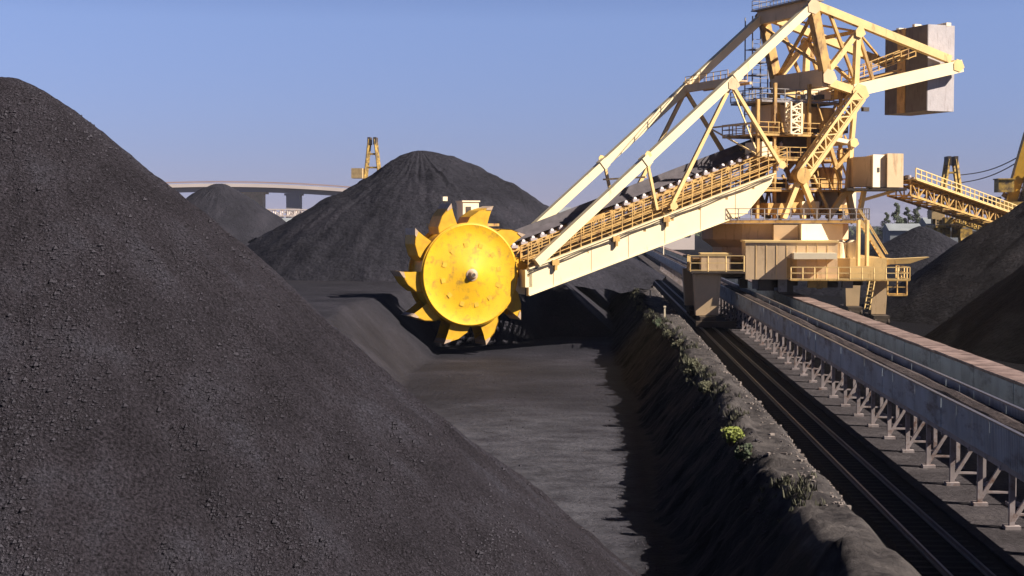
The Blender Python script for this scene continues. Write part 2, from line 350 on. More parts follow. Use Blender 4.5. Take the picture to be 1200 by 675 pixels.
# ------------------------------------------------------------------ yard conveyors
def conveyor(x0, x1, ztop, zbot, y0, y1, label, sheet, roof=False):
    t = thing('belt_conveyor', label, 'conveyor', ((x0+x1)/2, y0, 0))
    for side, x in (('n', x0), ('f', x1)):
        mb = MB(); y = y0; 
        while y < y1:
            L = 2.4 if y < 160 else 8; d = random.uniform(-.015, .015); dz = random.uniform(-.02, .02)
            mb.box((x+d, y+L/2, (ztop+zbot)/2+dz), (.05, L-.03, ztop-zbot)); y += L
        ws = mb.build('windshield', sheet, t)
        mb = MB(); mb.box((x, (y0+y1)/2, ztop+.045), (.14, y1-y0, .05))
        mb.build('cap_rail', RAIL if not roof else ROOF, ws)
    mb = MB(); n = 140
    prof = [(x0+.12, ztop-.30), (x0+.3, ztop-.34), ((x0+x1)/2-.3, ztop-.12), ((x0+x1)/2, ztop-.02), ((x0+x1)/2+.3, ztop-.12), (x1-.3, ztop-.34), (x1-.12, ztop-.30)]
    ysb = [y0+(y1-y0)*(i/n)**1.6 for i in range(n+1)]
    for Y in ysb:
        for j, (a, b_) in enumerate(prof): mb.v.append(Vector((a, Y, b_+(.09*fbm(a, Y*.8, 3) if 1 < j < 5 else 0))))
    k = len(prof)
    mb.f = [(i*k+j, i*k+j+1, (i+1)*k+j+1, (i+1)*k+j) for i in range(n) for j in range(k-1)]
    mb.build('loaded_belt', COALBELT, t)
    mb = MB(); mb.box(((x0+x1)/2, (y0+y1)/2, zbot+.1), (x1-x0-.2, y1-y0, .16))
    for x in (x0+.09, x1-.09): mb.box((x, (y0+y1)/2, zbot-.08), (.12, y1-y0, .3))
    mb.build('deck_frame', GREY, t)
    if roof:
        mb = MB(); y = y0
        while y < y1:
            L = 3.0 if y < 170 else 9; mb.box(((x0+x1)/2, y+L/2, ztop+.16+random.uniform(-.02, .02)), (x1-x0+.3, L-.04, .08)); y += L
        mb.build('roof_cover', ROOF, t)
    # trestles
    y = 42.0; xm = x0+.42; xr = x1-.2; zt = zbot-.2; k = 0
    while y < 330:
        mb = MB()
        mb.box((xm, y, zt/2+.1), (.17, .17, zt-.1)); mb.box((xr, y, zt/2+.1), (.15, .15, zt-.1))
        mb.beam((xm+.05, y, .35), (xr-.1, y, zt-.05), .13)
        mb.beam((xm, y, .55), (xr, y, .55), .08); mb.beam((x0, y, zt-.02), (x1, y, zt-.02), .16)
        mb.box((xm, y, .13), (.5, .45, .14)); mb.box((xr, y, .13), (.45, .45, .14))
        tr = mb.build('trestle', POST, t)
        if y < 130 and not roof:
            mb = MB(); mb.tube((xm+.55, y+.6, zt-.35), (xr-.3, y+.6, zt-.35), .13); mb.build('return_idler', IDLER, tr)
        y += 4.2; k += 1
    return t
COALBELT = coal_mat('belt_coal', base=(.12, .095, .085), pale=(.15, .12, .105), lump=5, bump=.08, gscale=.5)
conveyor(13.05, 14.85, 3.45, 2.30, 30, 620, 'long open belt conveyor with blue grey side sheeting on white trestles beside the rails', SHEET)
conveyor(18.3, 19.45, 2.98, 1.75, 30, 620, 'long conveyor under a rusty pink roof cover, farther from the rails', SHEET2, roof=True)

# ------------------------------------------------------------------ coal piles
def cone_pile(name, label, apex, base_z, slope, m, ridge=None, res=(150, 300), rough=1.0, apex_r=.8, ang=(0, 2*math.pi), seed=0, flat_top=0, pw=1.0, group='coal stockpiles in the yard', gully=1.0, rmax=None):
    A = Vector(apex); hgt = A.z-base_z; R = (rmax or (hgt/slope)+1.2); nr, na = res; mb = MB()
    full = abs(ang[1]-ang[0]-2*math.pi) < 1e-6
    for i in range(nr+1):
        r = R*(i/nr)**pw
        for j in range(na+(0 if full else 1)):
            t = ang[0]+(ang[1]-ang[0])*j/na; dx, dy = math.cos(t)*r, math.sin(t)*r
            px, py = A.x+dx, A.y+dy
            if ridge is not None:
                rv = Vector(ridge)
                f = max(0, dx*rv.x+dy*rv.y)/rv.length
                st = min(rv.length, f*1.0)
                px += rv.x/rv.length*st; py += rv.y/rv.length*st
            rr = math.sqrt(r*r+apex_r*apex_r)-apex_r
            g = fbm(px*.06+seed, py*.06, seed, 5)*1.0*gully
            ga = noise.fractal(Vector((math.cos(t)*9+seed, math.sin(t)*9, r*.08+seed)), 1, 2, 4)*.13*min(1, r/9)*gully
            z = A.z-rr*slope+(g*.75*min(1, r/6)+ga+.16*fbm(t*14+seed, r*.10, seed+6, 4)*min(1, r/14))*rough+.12*fbm(px*.55, py*.55, seed+2, 6)*rough+.05*fbm(px*2.6, py*2.6, seed+4, 4)*rough
            mb.v.append(Vector((px, py, z)))
    k = na if full else na+1
    for i in range(nr):
        for j in range(na):
            j2 = (j+1) % k if full else j+1
            mb.f.append((i*k+j, i*k+j2, (i+1)*k+j2, (i+1)*k+j)[::-1])
    o = mb.build(name, m, sm=True, loc=(A.x, A.y, base_z)); tag(o, label, 'coal pile', group); return o
Ya = 45.0; a = atY(30, 101, Ya)
cone_pile('coal_pile', 'huge dark coal heap filling the left foreground, nearest to the viewer', (a.x-.6, Ya, a.z+.25), -2.6, .85, COALN, ridge=(-14, 3, 0), res=(260, 620), apex_r=.9, seed=2, rough=.75)
Yb = 205.0; a = atY(492, 181, Yb)
cone_pile('coal_pile', 'tall conical coal heap behind the yellow bucket wheel', (a.x, Yb, a.z+.5), 2.0, .62, COALF, ridge=(3.2, 3, 0), res=(110, 300), apex_r=1.8, seed=5, rough=1.0, gully=1.7)
a = atY(258, 220, 430)
cone_pile('coal_pile', 'small hazy coal heap below the road bridge on the left', (a.x, 430, a.z+1.2), 0, .72, COALF, res=(60, 160), apex_r=3.5, seed=8, rough=1.2)
a = atY(1080, 270, 225)
cone_pile('coal_pile', 'low grey coal heap between the machine cantilever tip and the steep right heap', (a.x, 225, a.z+.6), -.3, .56, COALF, res=(60, 160), apex_r=1.2, seed=11, rough=.6)
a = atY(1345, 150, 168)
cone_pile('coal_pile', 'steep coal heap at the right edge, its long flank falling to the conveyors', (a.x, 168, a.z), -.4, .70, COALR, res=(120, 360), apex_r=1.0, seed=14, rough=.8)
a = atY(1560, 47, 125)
cone_pile('coal_pile', 'black shaded coal heap at the right edge, in front of the steep paler heap', (a.x, 125, a.z), -.4, .82, COALSH, res=(120, 360), apex_r=1.0, seed=17, rough=.7)

def lumps():
    from mathutils.bvhtree import BVHTree
    po = bpy.data.objects['coal_pile']; off = po.location
    bv = BVHTree.FromPolygons([v.co+off for v in po.data.vertices], [tuple(p.vertices) for p in po.data.polygons])
    r_ = random.Random(5); mb = MB(); cnt = 0
    while cnt < 26000:
        d = ray(r_.uniform(-60, 900), r_.uniform(110, 740)); h = bv.ray_cast(Vector((0, 0, CAMZ)), d, 90)
        p = h[0]
        if p is None:
            t_ = (-2.0-CAMZ)/d.z if d.z < -.02 else 999
            if t_ > 130 or r_.random() < .35: continue
            p = Vector((0, 0, CAMZ))+d*t_; p.z = ground_z(p.x, p.y)
            if p.x > 9.0: continue
            if p.x > 0 :
                for _ in range(400):
                    if p.z >= ground_z(p.x, p.y): break
                    p = p-d*.12
                q_ = Vector((0, 0, CAMZ))+d*8
                for _ in range(1200):
                    if q_.z < ground_z(q_.x, q_.y): break
                    q_ = q_+d*.12
                p = q_; p.z = ground_z(p.x, p.y)
        if fbm(p.x*.35, p.z*.35, 77) < r_.uniform(-.35, .25): continue
        s_ = .012+.014*r_.expovariate(1.0); s_ = min(s_, .10)
        vs = [p+Vector((x*s_*r_.uniform(.6, 1.3), y*s_*r_.uniform(.6, 1.3), z*s_*r_.uniform(.5, 1.1))) for x, y, z in ((1,0,0),(0,1,0),(-1,0,0),(0,-1,0),(.1,.1,1),(0,0,-1))]
        mb.add(vs, [(0,1,4),(1,2,4),(2,3,4),(3,0,4),(1,0,5),(2,1,5),(3,2,5),(0,3,5)]); cnt += 1
    o = mb.build('coal_lumps', coal_mat('lump_coal', base=(.055, .050, .056), pale=(.085, .078, .085), lump=8, bump=.02)); o['kind'] = 'stuff'; o['label'] = 'loose lumps of coal lying on the near heap and pit floor'
lumps()

# ------------------------------------------------------------------ the reclaimer
AL = R_(27); BV = Vector((-math.cos(AL), -math.sin(AL), 0)); NV = Vector((math.sin(AL), -math.cos(AL), 0)); UP = Vector((0, 0, 1))
C0 = Vector((19.5, 158, 0)); W = 4.35
def P(s, wv, z): return C0+BV*s+NV*wv+UP*z
def NP(px, py, wv=W):
    d = ray(px, py); o = Vector((0, 0, CAMZ)); base = C0+NV*wv
    t = (base-o).dot(NV)/d.dot(NV); q = o+d*t
    return ((q-C0).dot(BV), q.z)
N = {k: NP(*v) for k, v in dict(T=(951, 7), U=(969, 89), K=(1005, 108), E=(1120, 76), V=(1005, 37), G=(938, 206), Fb=(993, 222), J=(998, 166),
      J2=(972, 163), M=(857, 95), Rr=(628, 308), M1=(914, 192), M2=(787, 240), M3=(900, 172), H1=(757, 180), H2=(770, 246), GT0=(622, 314), GT1=(908, 203), GB0=(628, 343), GB1=(900, 240),
      TP1=(1025, 98), SG=(884, 262)).items()}
RM = thing('bucket_wheel_reclaimer', 'giant cream and yellow bucket wheel reclaimer straddling the conveyors', 'reclaimer', (C0.x, C0.y, 0))
def NN(k, wv=W, dz=0, ds=0): s, z = N[k]; return P(s+ds, wv, z+dz)
def both(f):
    for q in (W, -W): f(q)
# tie rods
for q in (W, -W):
    mb = MB(); mb.beam(NN('T', q), NN('Rr', q), .80, .80)
    # bolted joint collars
    a_, b_ = NN('T', q), NN('Rr', q)
    for t in (.29, .62): 
        p = a_.lerp(b_, t); d = (b_-a_).normalized(); mb.beam(p-d*.35, p+d*.35, .95, .95)
    mb.build('tie_rod', GIRD, RM)
    for k1, k2, wd in (('M', 'M1', .34), ('M', 'M2', .34), ('M', 'M3', .22), ('H1', 'H2', .26)):
        mb = MB(); mb.beam(NN(k1, q, -.25), NN(k2, q), wd); mb.build('boom_strut', CREAM, RM)
# cross ties between rods with walkway at joint M
mb = MB(); mb.beam(NN('M', W, -.1, .1), NN('M', -W, -.1, .1), .5, .7); mb.beam(NN('M', W, -.1, -2.2), NN('M', -W, -.1, -2.2), .25)
mb.box(NN('M', 0, .1, -.9), (2.2, 8.2, .12), ax=(BV, NV, UP)); mb.build('rod_cross_tie', TAN, RM)
mb = MB(); mb.rail([NN('M', W-.3, .2, .2), NN('M', -W+.3, .2, .2)], .9, 1.4, .06); mb.rail([NN('M', W-.3, .2, -2.0), NN('M', -W+.3, .2, -2.0)], .9, 1.4, .06)
mb.build('walkway_railing', OCHRE, RM)
mb = MB(); a_ = NN('H1', W, -2.2); b_ = NN('H1', -W, -2.2); mb.beam(a_, b_, .16)
a_ = P((N['M'][0]+N['M1'][0])/2, W, (N['M'][1]+N['M1'][1])/2); mb.beam(a_, a_-NV*2*W, .16)
mb.build('cross_brace', CREAM, RM); MB().beam(a_-UP*3, a_-NV*2*W, .14).build('cross_brace', CREAM, RM); mb = MB(); mb.beam(a_-NV*W+UP*3.6, a_-UP*2.5, .12); mb.build('cross_brace', CREAM, RM)
# girders
def gtop(s): 
    s0, z0 = N['GT0']; s1, z1 = N['GT1']; return z0+(z1-z0)*(s-s0)/(s1-s0)
def gbot(s):
    s0, z0 = N['GB0']; s1, z1 = N['GB1']; return z0+(z1-z0)*(s-s0)/(s1-s0)
sT = N['GT0'][0]+.2; sG = N['GT1'][0]
print('boom s', sT, sG, 'z', gtop(sT), gtop(sG), gbot(sT), gbot(sG), {k: (round(v[0], 1), round(v[1], 1)) for k, v in N.items()})
for q in (W, -W):
    mb = MB(); pts = [P(sT, q, gtop(sT)), P(sG, q, gtop(sG)), P(sG+.4, q, gtop(sG)-1.0), P(sG+3.2, q, gbot(sG+3.2)), P(sT, q, gbot(sT))]
    wd = -.5 if q > 0 else .5
    mb.prism(pts if q > 0 else pts[::-1], NV*wd)
    sgn = 1 if q > 0 else -1
    for zf in (gtop, gbot):
        mb.beam(P(sT, q-sgn*.18, zf(sT)), P(sG+(3.2 if zf is gbot else 0), q-sgn*.18, zf(sG+(3.2 if zf is gbot else 0))), .72, .10)
    g = mb.build('boom_girder', GIRD, RM)
    mb = MB(); s = sT-2.5
    while s > sG+4: mb.beam(P(s, q+sgn*.012, gtop(s)-.06), P(s, q+sgn*.012, gbot(s)+.06), .035, .035); s -= 3.9
    mb.build('web_seam', TAN, g)
    if q > 0:
        for px in (706+15, 780, 650): 
            mb = MB(); s = NP(px, 280)[0]; mb.box(P(s, q+.15, gtop(s)-.35), (.7, .25, .5), ax=(BV, NV, UP)); mb.box(P(s, q+.2, gtop(s)-.8), (.25, .3, .5), ax=(BV, NV, UP))
            mb.build('lifting_bracket', OCHRE, g)
# boom floor bracing and walkways
mb = MB(); s = sT
while s > sG: 
    mb.beam(P(s, W, gtop(s)-.6), P(s, -W, gtop(s)-.6), .3); mb.beam(P(s, W, gtop(s)-.6), P(s-3, -W, gtop(s-3)-.6), .18); s -= 3
mb.build('boom_floor_brace', OCHRE, RM)
for lo, hi in ((2.55, 4.2), (-4.2, -2.6)):
    mb = MB(); a_ = P(sT, (lo+hi)/2, gtop(sT)+.82); b_ = P(sG-1.5, (lo+hi)/2, gtop(sG-1.5)+.82)
    mb.beam(a_, b_, hi-lo, .07); wk = mb.build('boom_walkway', OCHRE, RM)
    mb = MB()
    for e in (lo, hi): mb.rail([P(sT, e, gtop(sT)+.1), P(sG-1.5, e, gtop(sG-1.5)+.1)], 1.95, 1.15, .085, 3)
    mb.build('handrail', OCHRE, wk)
# belt conveyor on the boom
def bz(s): return gtop(s)+1.95
mb = MB()
for e in (1.45, -1.45): mb.beam(P(sT+1.5, e, bz(sT+1.5)-.15), P(sG-6, e, bz(sG-6)-.15), .2, .42)
s = sT+1
while s > sG-6:
    for e in (1.45, -1.45): mb.beam(P(s, e, gtop(s)), P(s, e, bz(s)), .12)
    mb.beam(P(s, 1.45, gtop(s)+.2), P(s, -1.45, gtop(s)+.2), .12); mb.beam(P(s, 1.45, gtop(s)+.2), P(s-1.6, 1.45, bz(s-1.6)-.2), .09); s -= 1.6
bc = mb.build('boom_conveyor_frame', OCHRE, RM)
mb = MB(); mb.add([P(sT+1.6, 1.15, bz(sT+1.6)+.42), P(sG-6, 1.15, bz(sG-6)+.42), P(sG-6, .5, bz(sG-6)+.12), P(sT+1.6, .5, bz(sT+1.6)+.12),
                   P(sG-6, -.5, bz(sG-6)+.12), P(sT+1.6, -.5, bz(sT+1.6)+.12), P(sG-6, -1.35, bz(sG-6)+.62), P(sT+1.6, -1.35, bz(sT+1.6)+.62)], [(0,1,2,3), (3,2,4,5), (5,4,6,7)])
mb.build('rubber_belt', RUBBER, bc)
mb = MB(); mb.hexa([P(sT+1, -1.6, bz(sT+1)-.1), P(sG-4, -1.6, bz(sG-4)-.1), P(sG-4, -1.68, bz(sG-4)-.1), P(sT+1, -1.68, bz(sT+1)-.1),
         P(sT+1, -1.6, bz(sT+1)+1.1), P(sG-4, -1.6, bz(sG-4)+1.35), P(sG-4, -1.68, bz(sG-4)+1.35), P(sT+1, -1.68, bz(sT+1)+1.1)])
mb.build('side_cover', RUBBER, bc)
k = 0; s = sT+1.2
while s > sG-5.5 and k < 46:
    if not (21.5 < s < 25.0):
        mb = MB(); c = P(s, 1.62, bz(s)+.1); mb.box(c, (.66, .2, .26), ax=(BV, NV, UP)); mb.tube(P(s, 1.55, bz(s)+.30), P(s, .9, bz(s)+.05), .17, 8)
        mb.build('idler_roller', IDLER, bc)
    k += 1; s -= .98
# boom tip: wheel support, drive platform
mb = MB(); 
for q in (2.9, -2.9): mb.prism([P(sT-.3, q, gtop(sT)), P(sT-.3, q, gbot(sT)), P(sT+3.2, q, gbot(sT)+.5), P(sT+3.6, q, 6.0), P(sT+2.2, q, gtop(sT)+.7)], NV*-.5)
mb.beam(P(sT, -W, gtop(sT)-.9), P(sT, W, gtop(sT)-.9), .7, 1.6)
mb.build('wheel_fork', GIRD, RM)
# small white drive cabin and lamp behind the wheel
wc = NP(551, 322, 3.3); WC = P(wc[0], 1.2, wc[1])
kx = NP(548, 246, -1.8); 
mb = MB(); mb.box(P(kx[0], -1.8, kx[1]-.2), (1.6, 1.6, 1.9), ax=(BV, NV, UP)); mb.box(P(kx[0], -1.8, kx[1]+.8), (1.8, 1.8, .12), ax=(BV, NV, UP)); cb = mb.build('drive_cabin', PALE, RM)
mb = MB(); mb.box(P(kx[0]+.25, -.98, kx[1]-.1), (.5, .05, .8), ax=(BV, NV, UP)); mb.build('cabin_window', STEELD, cb)
mb = MB(); mb.box(P(kx[0]+.5, -1.8, kx[1]-1.4), (6.0, 3.4, .25), ax=(BV, NV, UP)); mb.beam(P(kx[0]+.5, -1.8, kx[1]-1.3), P(sT+.8, -2.4, gtop(sT)), .5); mb.build('drive_platform', OCHRE, RM)
mb = MB(); kl = NP(521, 233, -1.5); mb.beam(P(kl[0], -1.5, kl[1]-3), P(kl[0], -1.5, kl[1]), .1); ml_ = mb.build('lamp_post', STEELD, RM)
mb = MB(); mb.box(P(kl[0], -1.5, kl[1]), (.45, .35, .4), ax=(BV, NV, UP)); mb.build('lamp_head', PALE, ml_)

# bucket wheel (local axes: x along -b (right), y = -n (away), z up)
RD = 4.72
wheel = bpy.data.objects.new('bucket_wheel', None); col.objects.link(wheel); wheel.parent = RM
wheel.location = WC-wpos(RM); wheel.rotation_euler = (0, 0, AL)
yf = -2.1; yb = 1.5
mb = MB(); mb.lathe([(RD-.12, yf-.02), (RD, yf), (RD, yf+.45), (RD-.45, yf+.5), (RD-.45, yb), (RD-.1, yb), (RD-.1, yb+.2), (0.01, yb+.2)], 96)
mb.build('rim_drum', BKT, wheel, sm=False, world=False)
mb = MB(); mb.lathe([(.01, yf-.42), (.75, yf-.42), (.8, yf-.40), (3.0, yf-.22), (RD-.32, yf-.08), (RD-.22, yf-.13), (RD-.13, yf-.13), (RD-.1, yf-.03), (RD-.1, yf+.05)], 96)
dsk = mb.build('wheel_disc', YEL, wheel, sm=False, world=False)
for p in dsk.data.polygons: p.use_smooth = True
mb = MB(); mb.lathe([(.01, yf-.85), (.22, yf-.85), (.28, yf-.78), (.42, yf-.52), (.56, yf-.48), (.56, yf-.38)], 28); mb.build('hub_cap', BARE, wheel, world=False)
mb = MB(); mb.lathe([(.01, yf-.88), (.16, yf-.88), (.16, yf-.8)], 12)
mb.build('hub_bolt', STEELD, wheel, world=False)
PLATE = mat('disc_plate', (.60, .36, .03), .5, .15, 2)
for i in range(12):
    t = 2*math.pi*(i+.35)/12; c = Vector((2.75*math.cos(t), yf-.245, 2.75*math.sin(t)))
    mb = MB(); mb.box(c, (.40, .06, .40), ax=(Vector((math.cos(t), 0, math.sin(t))), Vector((0, 1, 0)), Vector((-math.sin(t), 0, math.cos(t)))))
    mb.build('cover_plate', PLATE, wheel, world=False)
# bucket: local x = radial, z = tangential (clockwise seen from front = -theta)
def bucket_mb():
    mb = MB(); y0, y1 = -1.75, .75
    # side profile (radial r, forward t): forward = clockwise
    prof = [(RD-.3, -1.45), (RD+.35, -1.3), (RD+1.15, -.62), (RD+1.88, .58), (RD+.9, .50), (RD-.2, .50)]
    for y in (y0, y1-.1): mb.prism([(r, y, -t) for r, t in prof], (0, .1, 0))
    # curved back plate
    out = prof[:4]
    for (r1, t1), (r2, t2) in zip(out[:-1], out[1:]):
        n_ = Vector((t2-t1, 0, (r2-r1))).normalized()*.07
        a1, a2 = Vector((r1, 0, -t1)), Vector((r2, 0, -t2)); 
        mb.hexa([Vector((a1.x, y0, a1.z)), Vector((a1.x, y1, a1.z)), Vector((a2.x, y1, a2.z)), Vector((a2.x, y0, a2.z)),
                 Vector((a1.x, y0, a1.z))-n_, Vector((a1.x, y1, a1.z))-n_, Vector((a2.x, y1, a2.z))-n_, Vector((a2.x, y0, a2.z))-n_])
    return mb
def lip_mb():
    mb = MB(); p = [(RD+1.94, .62), (RD+1.50, .55), (RD+1.38, .0), (RD+1.56, .06)]
    mb.prism([(r, -1.80, -t) for r, t in p], (0, 2.6, 0)); return mb
b0 = None
for i in range(10):
    t = R_(74+36*i)
    if b0 is None:
        b0 = bucket_mb().build('bucket', BKT, wheel, world=False); te = lip_mb().build('cutting_lip', BARE, b0, world=False); o = b0
    else: o = copy_tree(b0, wheel)
    o.rotation_euler = (0, -t, 0)

# hoses and cable tray on the boom, gusset plates at the joints, plate ribs
mb = MB()
for dz, wv in ((.28, 4.42), (.42, 4.46)):
    pr = None; s = sT
    while s > sG: 
        p = P(s, wv, gtop(s)-dz-.05*math.sin(s*1.3+dz*9)); 
        if pr is not None: mb.beam(pr, p, .07)
        pr = p; s -= .9
    mb.build('power_cable', STEELD, RM); mb = MB()
for nm, rr in (('T', .9), ('U', .95), ('K', 1.15), ('V', .7), ('M', .75), ('J', .6), ('H1', .42), ('M1', .5), ('M2', .5), ('E', .8), ('Fb', .6)):
    for q in (W+.46, -W-.46):
        c = NN(nm, q, -.1 if nm != 'M' else -.3); pl_ = []
        for i in range(6): t = math.pi*(i+.25)/3; pl_.append(c+BV*rr*math.cos(t)*(1 if i % 2 else .8)+UP*rr*math.sin(t)*.85)
        mb = MB(); mb.prism(pl_, NV*(-.05 if q > 0 else .05)); mb.build('gusset_plate', TAN if nm in 'TUM' else CREAM, RM)

# ---- upper portal (mast head)
for q in (W, -W):
    sg = 1 if q > 0 else -1
    def m1(nm, pts, wd, m_=CREAM, hd=None):
        mb = MB()
        for a_, b_ in pts: mb.beam(a_, b_, wd, hd)
        return mb.build(nm, m_, RM)
    m1('mast_leg', [(NN('T', q, .3), NN('U', q, -.4))], .85, OCHRE, .95)
    m1('back_stay', [(NN('T', q, .2), NN('E', q, .5, .8))], .62, CREAM, .80)
    m1('tail_beam', [(NN('K', q, .1, .6), NN('E', q, -.1, -.6))], .8, GIRD, 1.25)
    m1('tail_truss', [(NN('V', q), NN('U', q, .4)), (NN('V', q, -.1), NN('K', q, .6, .3))], .55)
    m1('tail_brace', [(P(*(lambda z: (z[0], q, z[1]))(NP(973, 18))), NN('K', q, .8, 0.2)), (NN('V', q, -.2, -.1), NN('K', q, .4, -2.2))], .30, OCHRE)
    m1('mast_knee', [(NN('U', q, -.6), NN('K', q))], .7, CREAM, .8)
    # pivot strut K->G : lattice box
    a_, b_ = NN('K', q, -.3), NN('G', q, .1); d = (b_-a_).normalized(); hv = d.cross(NV).normalized()*1.15
    mb = MB(); mb.lattice(a_, b_, NV*.9, hv, 9, .26, .13); mb.beam(a_-hv*.5, b_-hv*.5, 1.0, .5); mb.build('pivot_strut', CREAM, RM)
    m1('rear_leg', [(NN('K', q, -.6, .3), NN('J', q)), (NN('J', q), NN('Fb', q))], .42, CREAM)
    m1('rear_leg_brace', [(NN('J', q, -.1), NN('J2', q, .1))], .4, PALE)
    m1('rear_leg_brace', [(NN('J2', q, -.6), P(*(lambda z: (z[0], q, z[1]))(NP(985, 212)))), (NN('J', q, -.8), P(*(lambda z: (z[0], q, z[1]))(NP(978, 198))))], .38, OCHRE)
    m1('lower_leg', [(NN('G', q), P(*(lambda z: (z[0], q, z[1]))(NP(958, 256)))), (NN('G', q), P(*(lambda z: (z[0], q, z[1]))(NP(918, 256)))),
                     (NN('Fb', q), P(*(lambda z: (z[0], q, z[1]))(NP(1000, 256)))), (NN('Fb', q), P(*(lambda z: (z[0], q, z[1]))(NP(970, 256))))], .5, CREAM)
    mb = MB(); gs, gz = N['G']; mb.tube(P(gs, q-.6, gz), P(gs, q+.6, gz), .8, 16); mb.build('boom_pivot', OCHRE, RM)
def cross(nm, k, wd, hd, m_, dz=0, ds=0):
    mb = MB(); mb.beam(NN(k, W+.2, dz, ds), NN(k, -W-.2, dz, ds), wd, hd); return mb.build(nm, m_, RM)
cross('head_beam', 'T', .9, 1.35, TAN, -.15, .1)
cross('portal_beam', 'U', 1.0, 1.75, TAN, -.2, .2)
cross('tail_cross_beam', 'K', .8, .9, OCHRE, 0, 0)
cross('tail_end_beam', 'E', .7, 1.1, CREAM, -.1, 0)
cross('rear_cross_beam', 'J', .5, .6, PALE, 0, 0)
mb = MB(); mb.beam(NN('U', W, .6), NN('T', -W, -1), .28); mb.beam(NN('U', -W, .6), NN('T', W, -1), .28)
mb.beam(NN('V', W), NN('V', -W), .35); mb.beam(NN('V', W), NN('T', -W, 0, -1.5), .22); mb.beam(NN('V', -W), NN('T', W, 0, -1.5), .22)
mb.beam(NN('V', W), NN('E', -W, .5, 2), .2); mb.beam(NN('V', -W), NN('K', W, .5), .3)
mb.beam(NN('V', -W), NN('U', W, .5), .3)
mb.build('wind_bracing', OCHRE, RM)
# walkway on tail and head
mb = MB(); mb.box(NN('TP1', 2.2, .5, 0), (9.5, 1.3, .12), ax=((NN('E')-NN('K')).normalized(), NV, UP)); tw = mb.build('tail_walkway', OCHRE, RM)
mb = MB()
for e in (2.9, 1.6): mb.rail([NN('K', e, 1.1), NN('E', e, .8, 4)], 1.1, 1.0, .1)
mb.build('handrail', OCHRE, tw)
mb = MB(); mb.box(NN('T', 0, .55, 0), (2.4, 9.5, .1), ax=(BV, NV, UP)); hw = mb.build('head_walkway', GREY, RM)
mb = MB(); z_ = .6
mb.rail([NN('T', W+.3, z_, 1.1), NN('T', -W-.3, z_, 1.1), NN('T', -W-.3, z_, -1.1), NN('T', W+.3, z_, -1.1), NN('T', W+.3, z_, 1.1)], 1.0, 1.3, .06); mb.build('handrail', GREY, hw)
# counterweight
cwl = NP(1037, 85, 0); cwr = NP(1076, 85, 0)
s0, zc0 = NP(1062, 85, 0); L_ = 3.4; wh = 3.5
zt = NP(1080, 34, 0)[1]; zb = NP(1080, 133, 0)[1]
cs = s0-L_/2
def cbox(s_, w_, z0_, z1_, ds, dw): return MB().box(P(s_, w_, (z0_+z1_)/2), (ds, dw, z1_-z0_), ax=(BV, NV, UP))
cw = cbox(cs, 0, zb, zt, L_, 2*wh).build('counterweight', CONC, RM)
mb = MB()
for w0, w1 in ((-wh+.03, -wh+2.1), (-wh+3.5, wh-.03)): mb.box(P(cs+L_/2+.04, (w0+w1)/2, (zb+zt)/2), (.08, w1-w0, zt-zb-.05), ax=(BV, NV, UP))
mb.build('ballast_plate', CONCD, cw)
mb = MB(); mb.box(P(cs+L_/2+.07, -wh+2.8, (zb+zt)/2), (.12, 1.3, zt-zb-.02), ax=(BV, NV, UP)); mb.build('ballast_strap', OCHRE, cw)
mb = MB()
for i in range(9): mb.box(P(cs+random.uniform(-1.5, 1.5), random.uniform(-3.2, 3.2), zt+.1), (random.uniform(.3, .9), random.uniform(.3, .9), random.uniform(.12, .4)), ax=(BV, NV, UP))
mb.build('loose_ballast', PALE, cw)

# ---- central tower: platforms, machinery, rails, chute
def lev(py, wv=0, px=930): return NP(px, py, wv)[1]
def Q(px, wv, z):  # point on offset plane at height z under pixel column px
    lo = NP(px, 150, wv)[0]; return P(lo, wv, z)
def platform(nm, x0, x1, py, wlo, whi, m_=OCHRE, rail=True, rh=1.1, sides=(0, 1, 2, 3)):
    z = lev(py, whi, (x0+x1)/2); sa = NP(x0, py, whi)[0]; sb = NP(x1, py, whi)[0]
    mb = MB(); mb.box(P((sa+sb)/2, (wlo+whi)/2, z-.12), (abs(sa-sb), whi-wlo, .22), ax=(BV, NV, UP)); pf = mb.build(nm, m_, RM)
    if rail:
        mb = MB(); cc = [P(sa, whi, z), P(sb, whi, z), P(sb, wlo, z), P(sa, wlo, z)]
        for k in sides: mb.rail([cc[k], cc[(k+1) % 4]], rh, 1.25, .08)
        mb.build('handrail', m_, pf)
    return sa, sb, z
def block(nm, x0, x1, py0, py1, wlo, whi, m_, parent=None, bev=0):
    zt_ = lev(py0, whi, (x0+x1)/2); zb_ = lev(py1, whi, (x0+x1)/2); sa = NP(x0, py1, whi)[0]; sb = NP(x1, py1, whi)[0]
    mb = MB(); mb.box(P((sa+sb)/2, (wlo+whi)/2, (zt_+zb_)/2), (abs(sa-sb), whi-wlo, zt_-zb_), ax=(BV, NV, UP))
    return mb.build(nm, m_, parent or RM)
platform('tower_platform', 893, 985, 118, -3.2, 2.6, GREY)
platform('tower_platform', 888, 985, 157, -3.6, 3.0, OCHRE)
platform('tower_platform', 900, 1000, 186, -3.8, 3.6, OCHRE)
platform('tower_platform', 895, 1010, 222, -3.8, 3.9, OCHRE)
block('winch_house', 903, 948, 123, 154, -2.6, 1.0, TAN)
block('winch_house', 950, 978, 126, 155, -2.4, 1.6, OCHRE)
block('transfer_hopper', 918, 962, 160, 184, -1.8, 1.8, STEELD)
block('drive_unit', 893, 908, 166, 184, -.5, 2.6, PALE)
block('electrical_cubicle', 940, 960, 236, 252, -1, 3.4, PALE)
block('electrical_cubicle', 928, 942, 222, 250, 0, 3.0, OCHRE)
block('electrical_cubicle', 985, 1003, 225, 250, -2, 2.6, PALE)
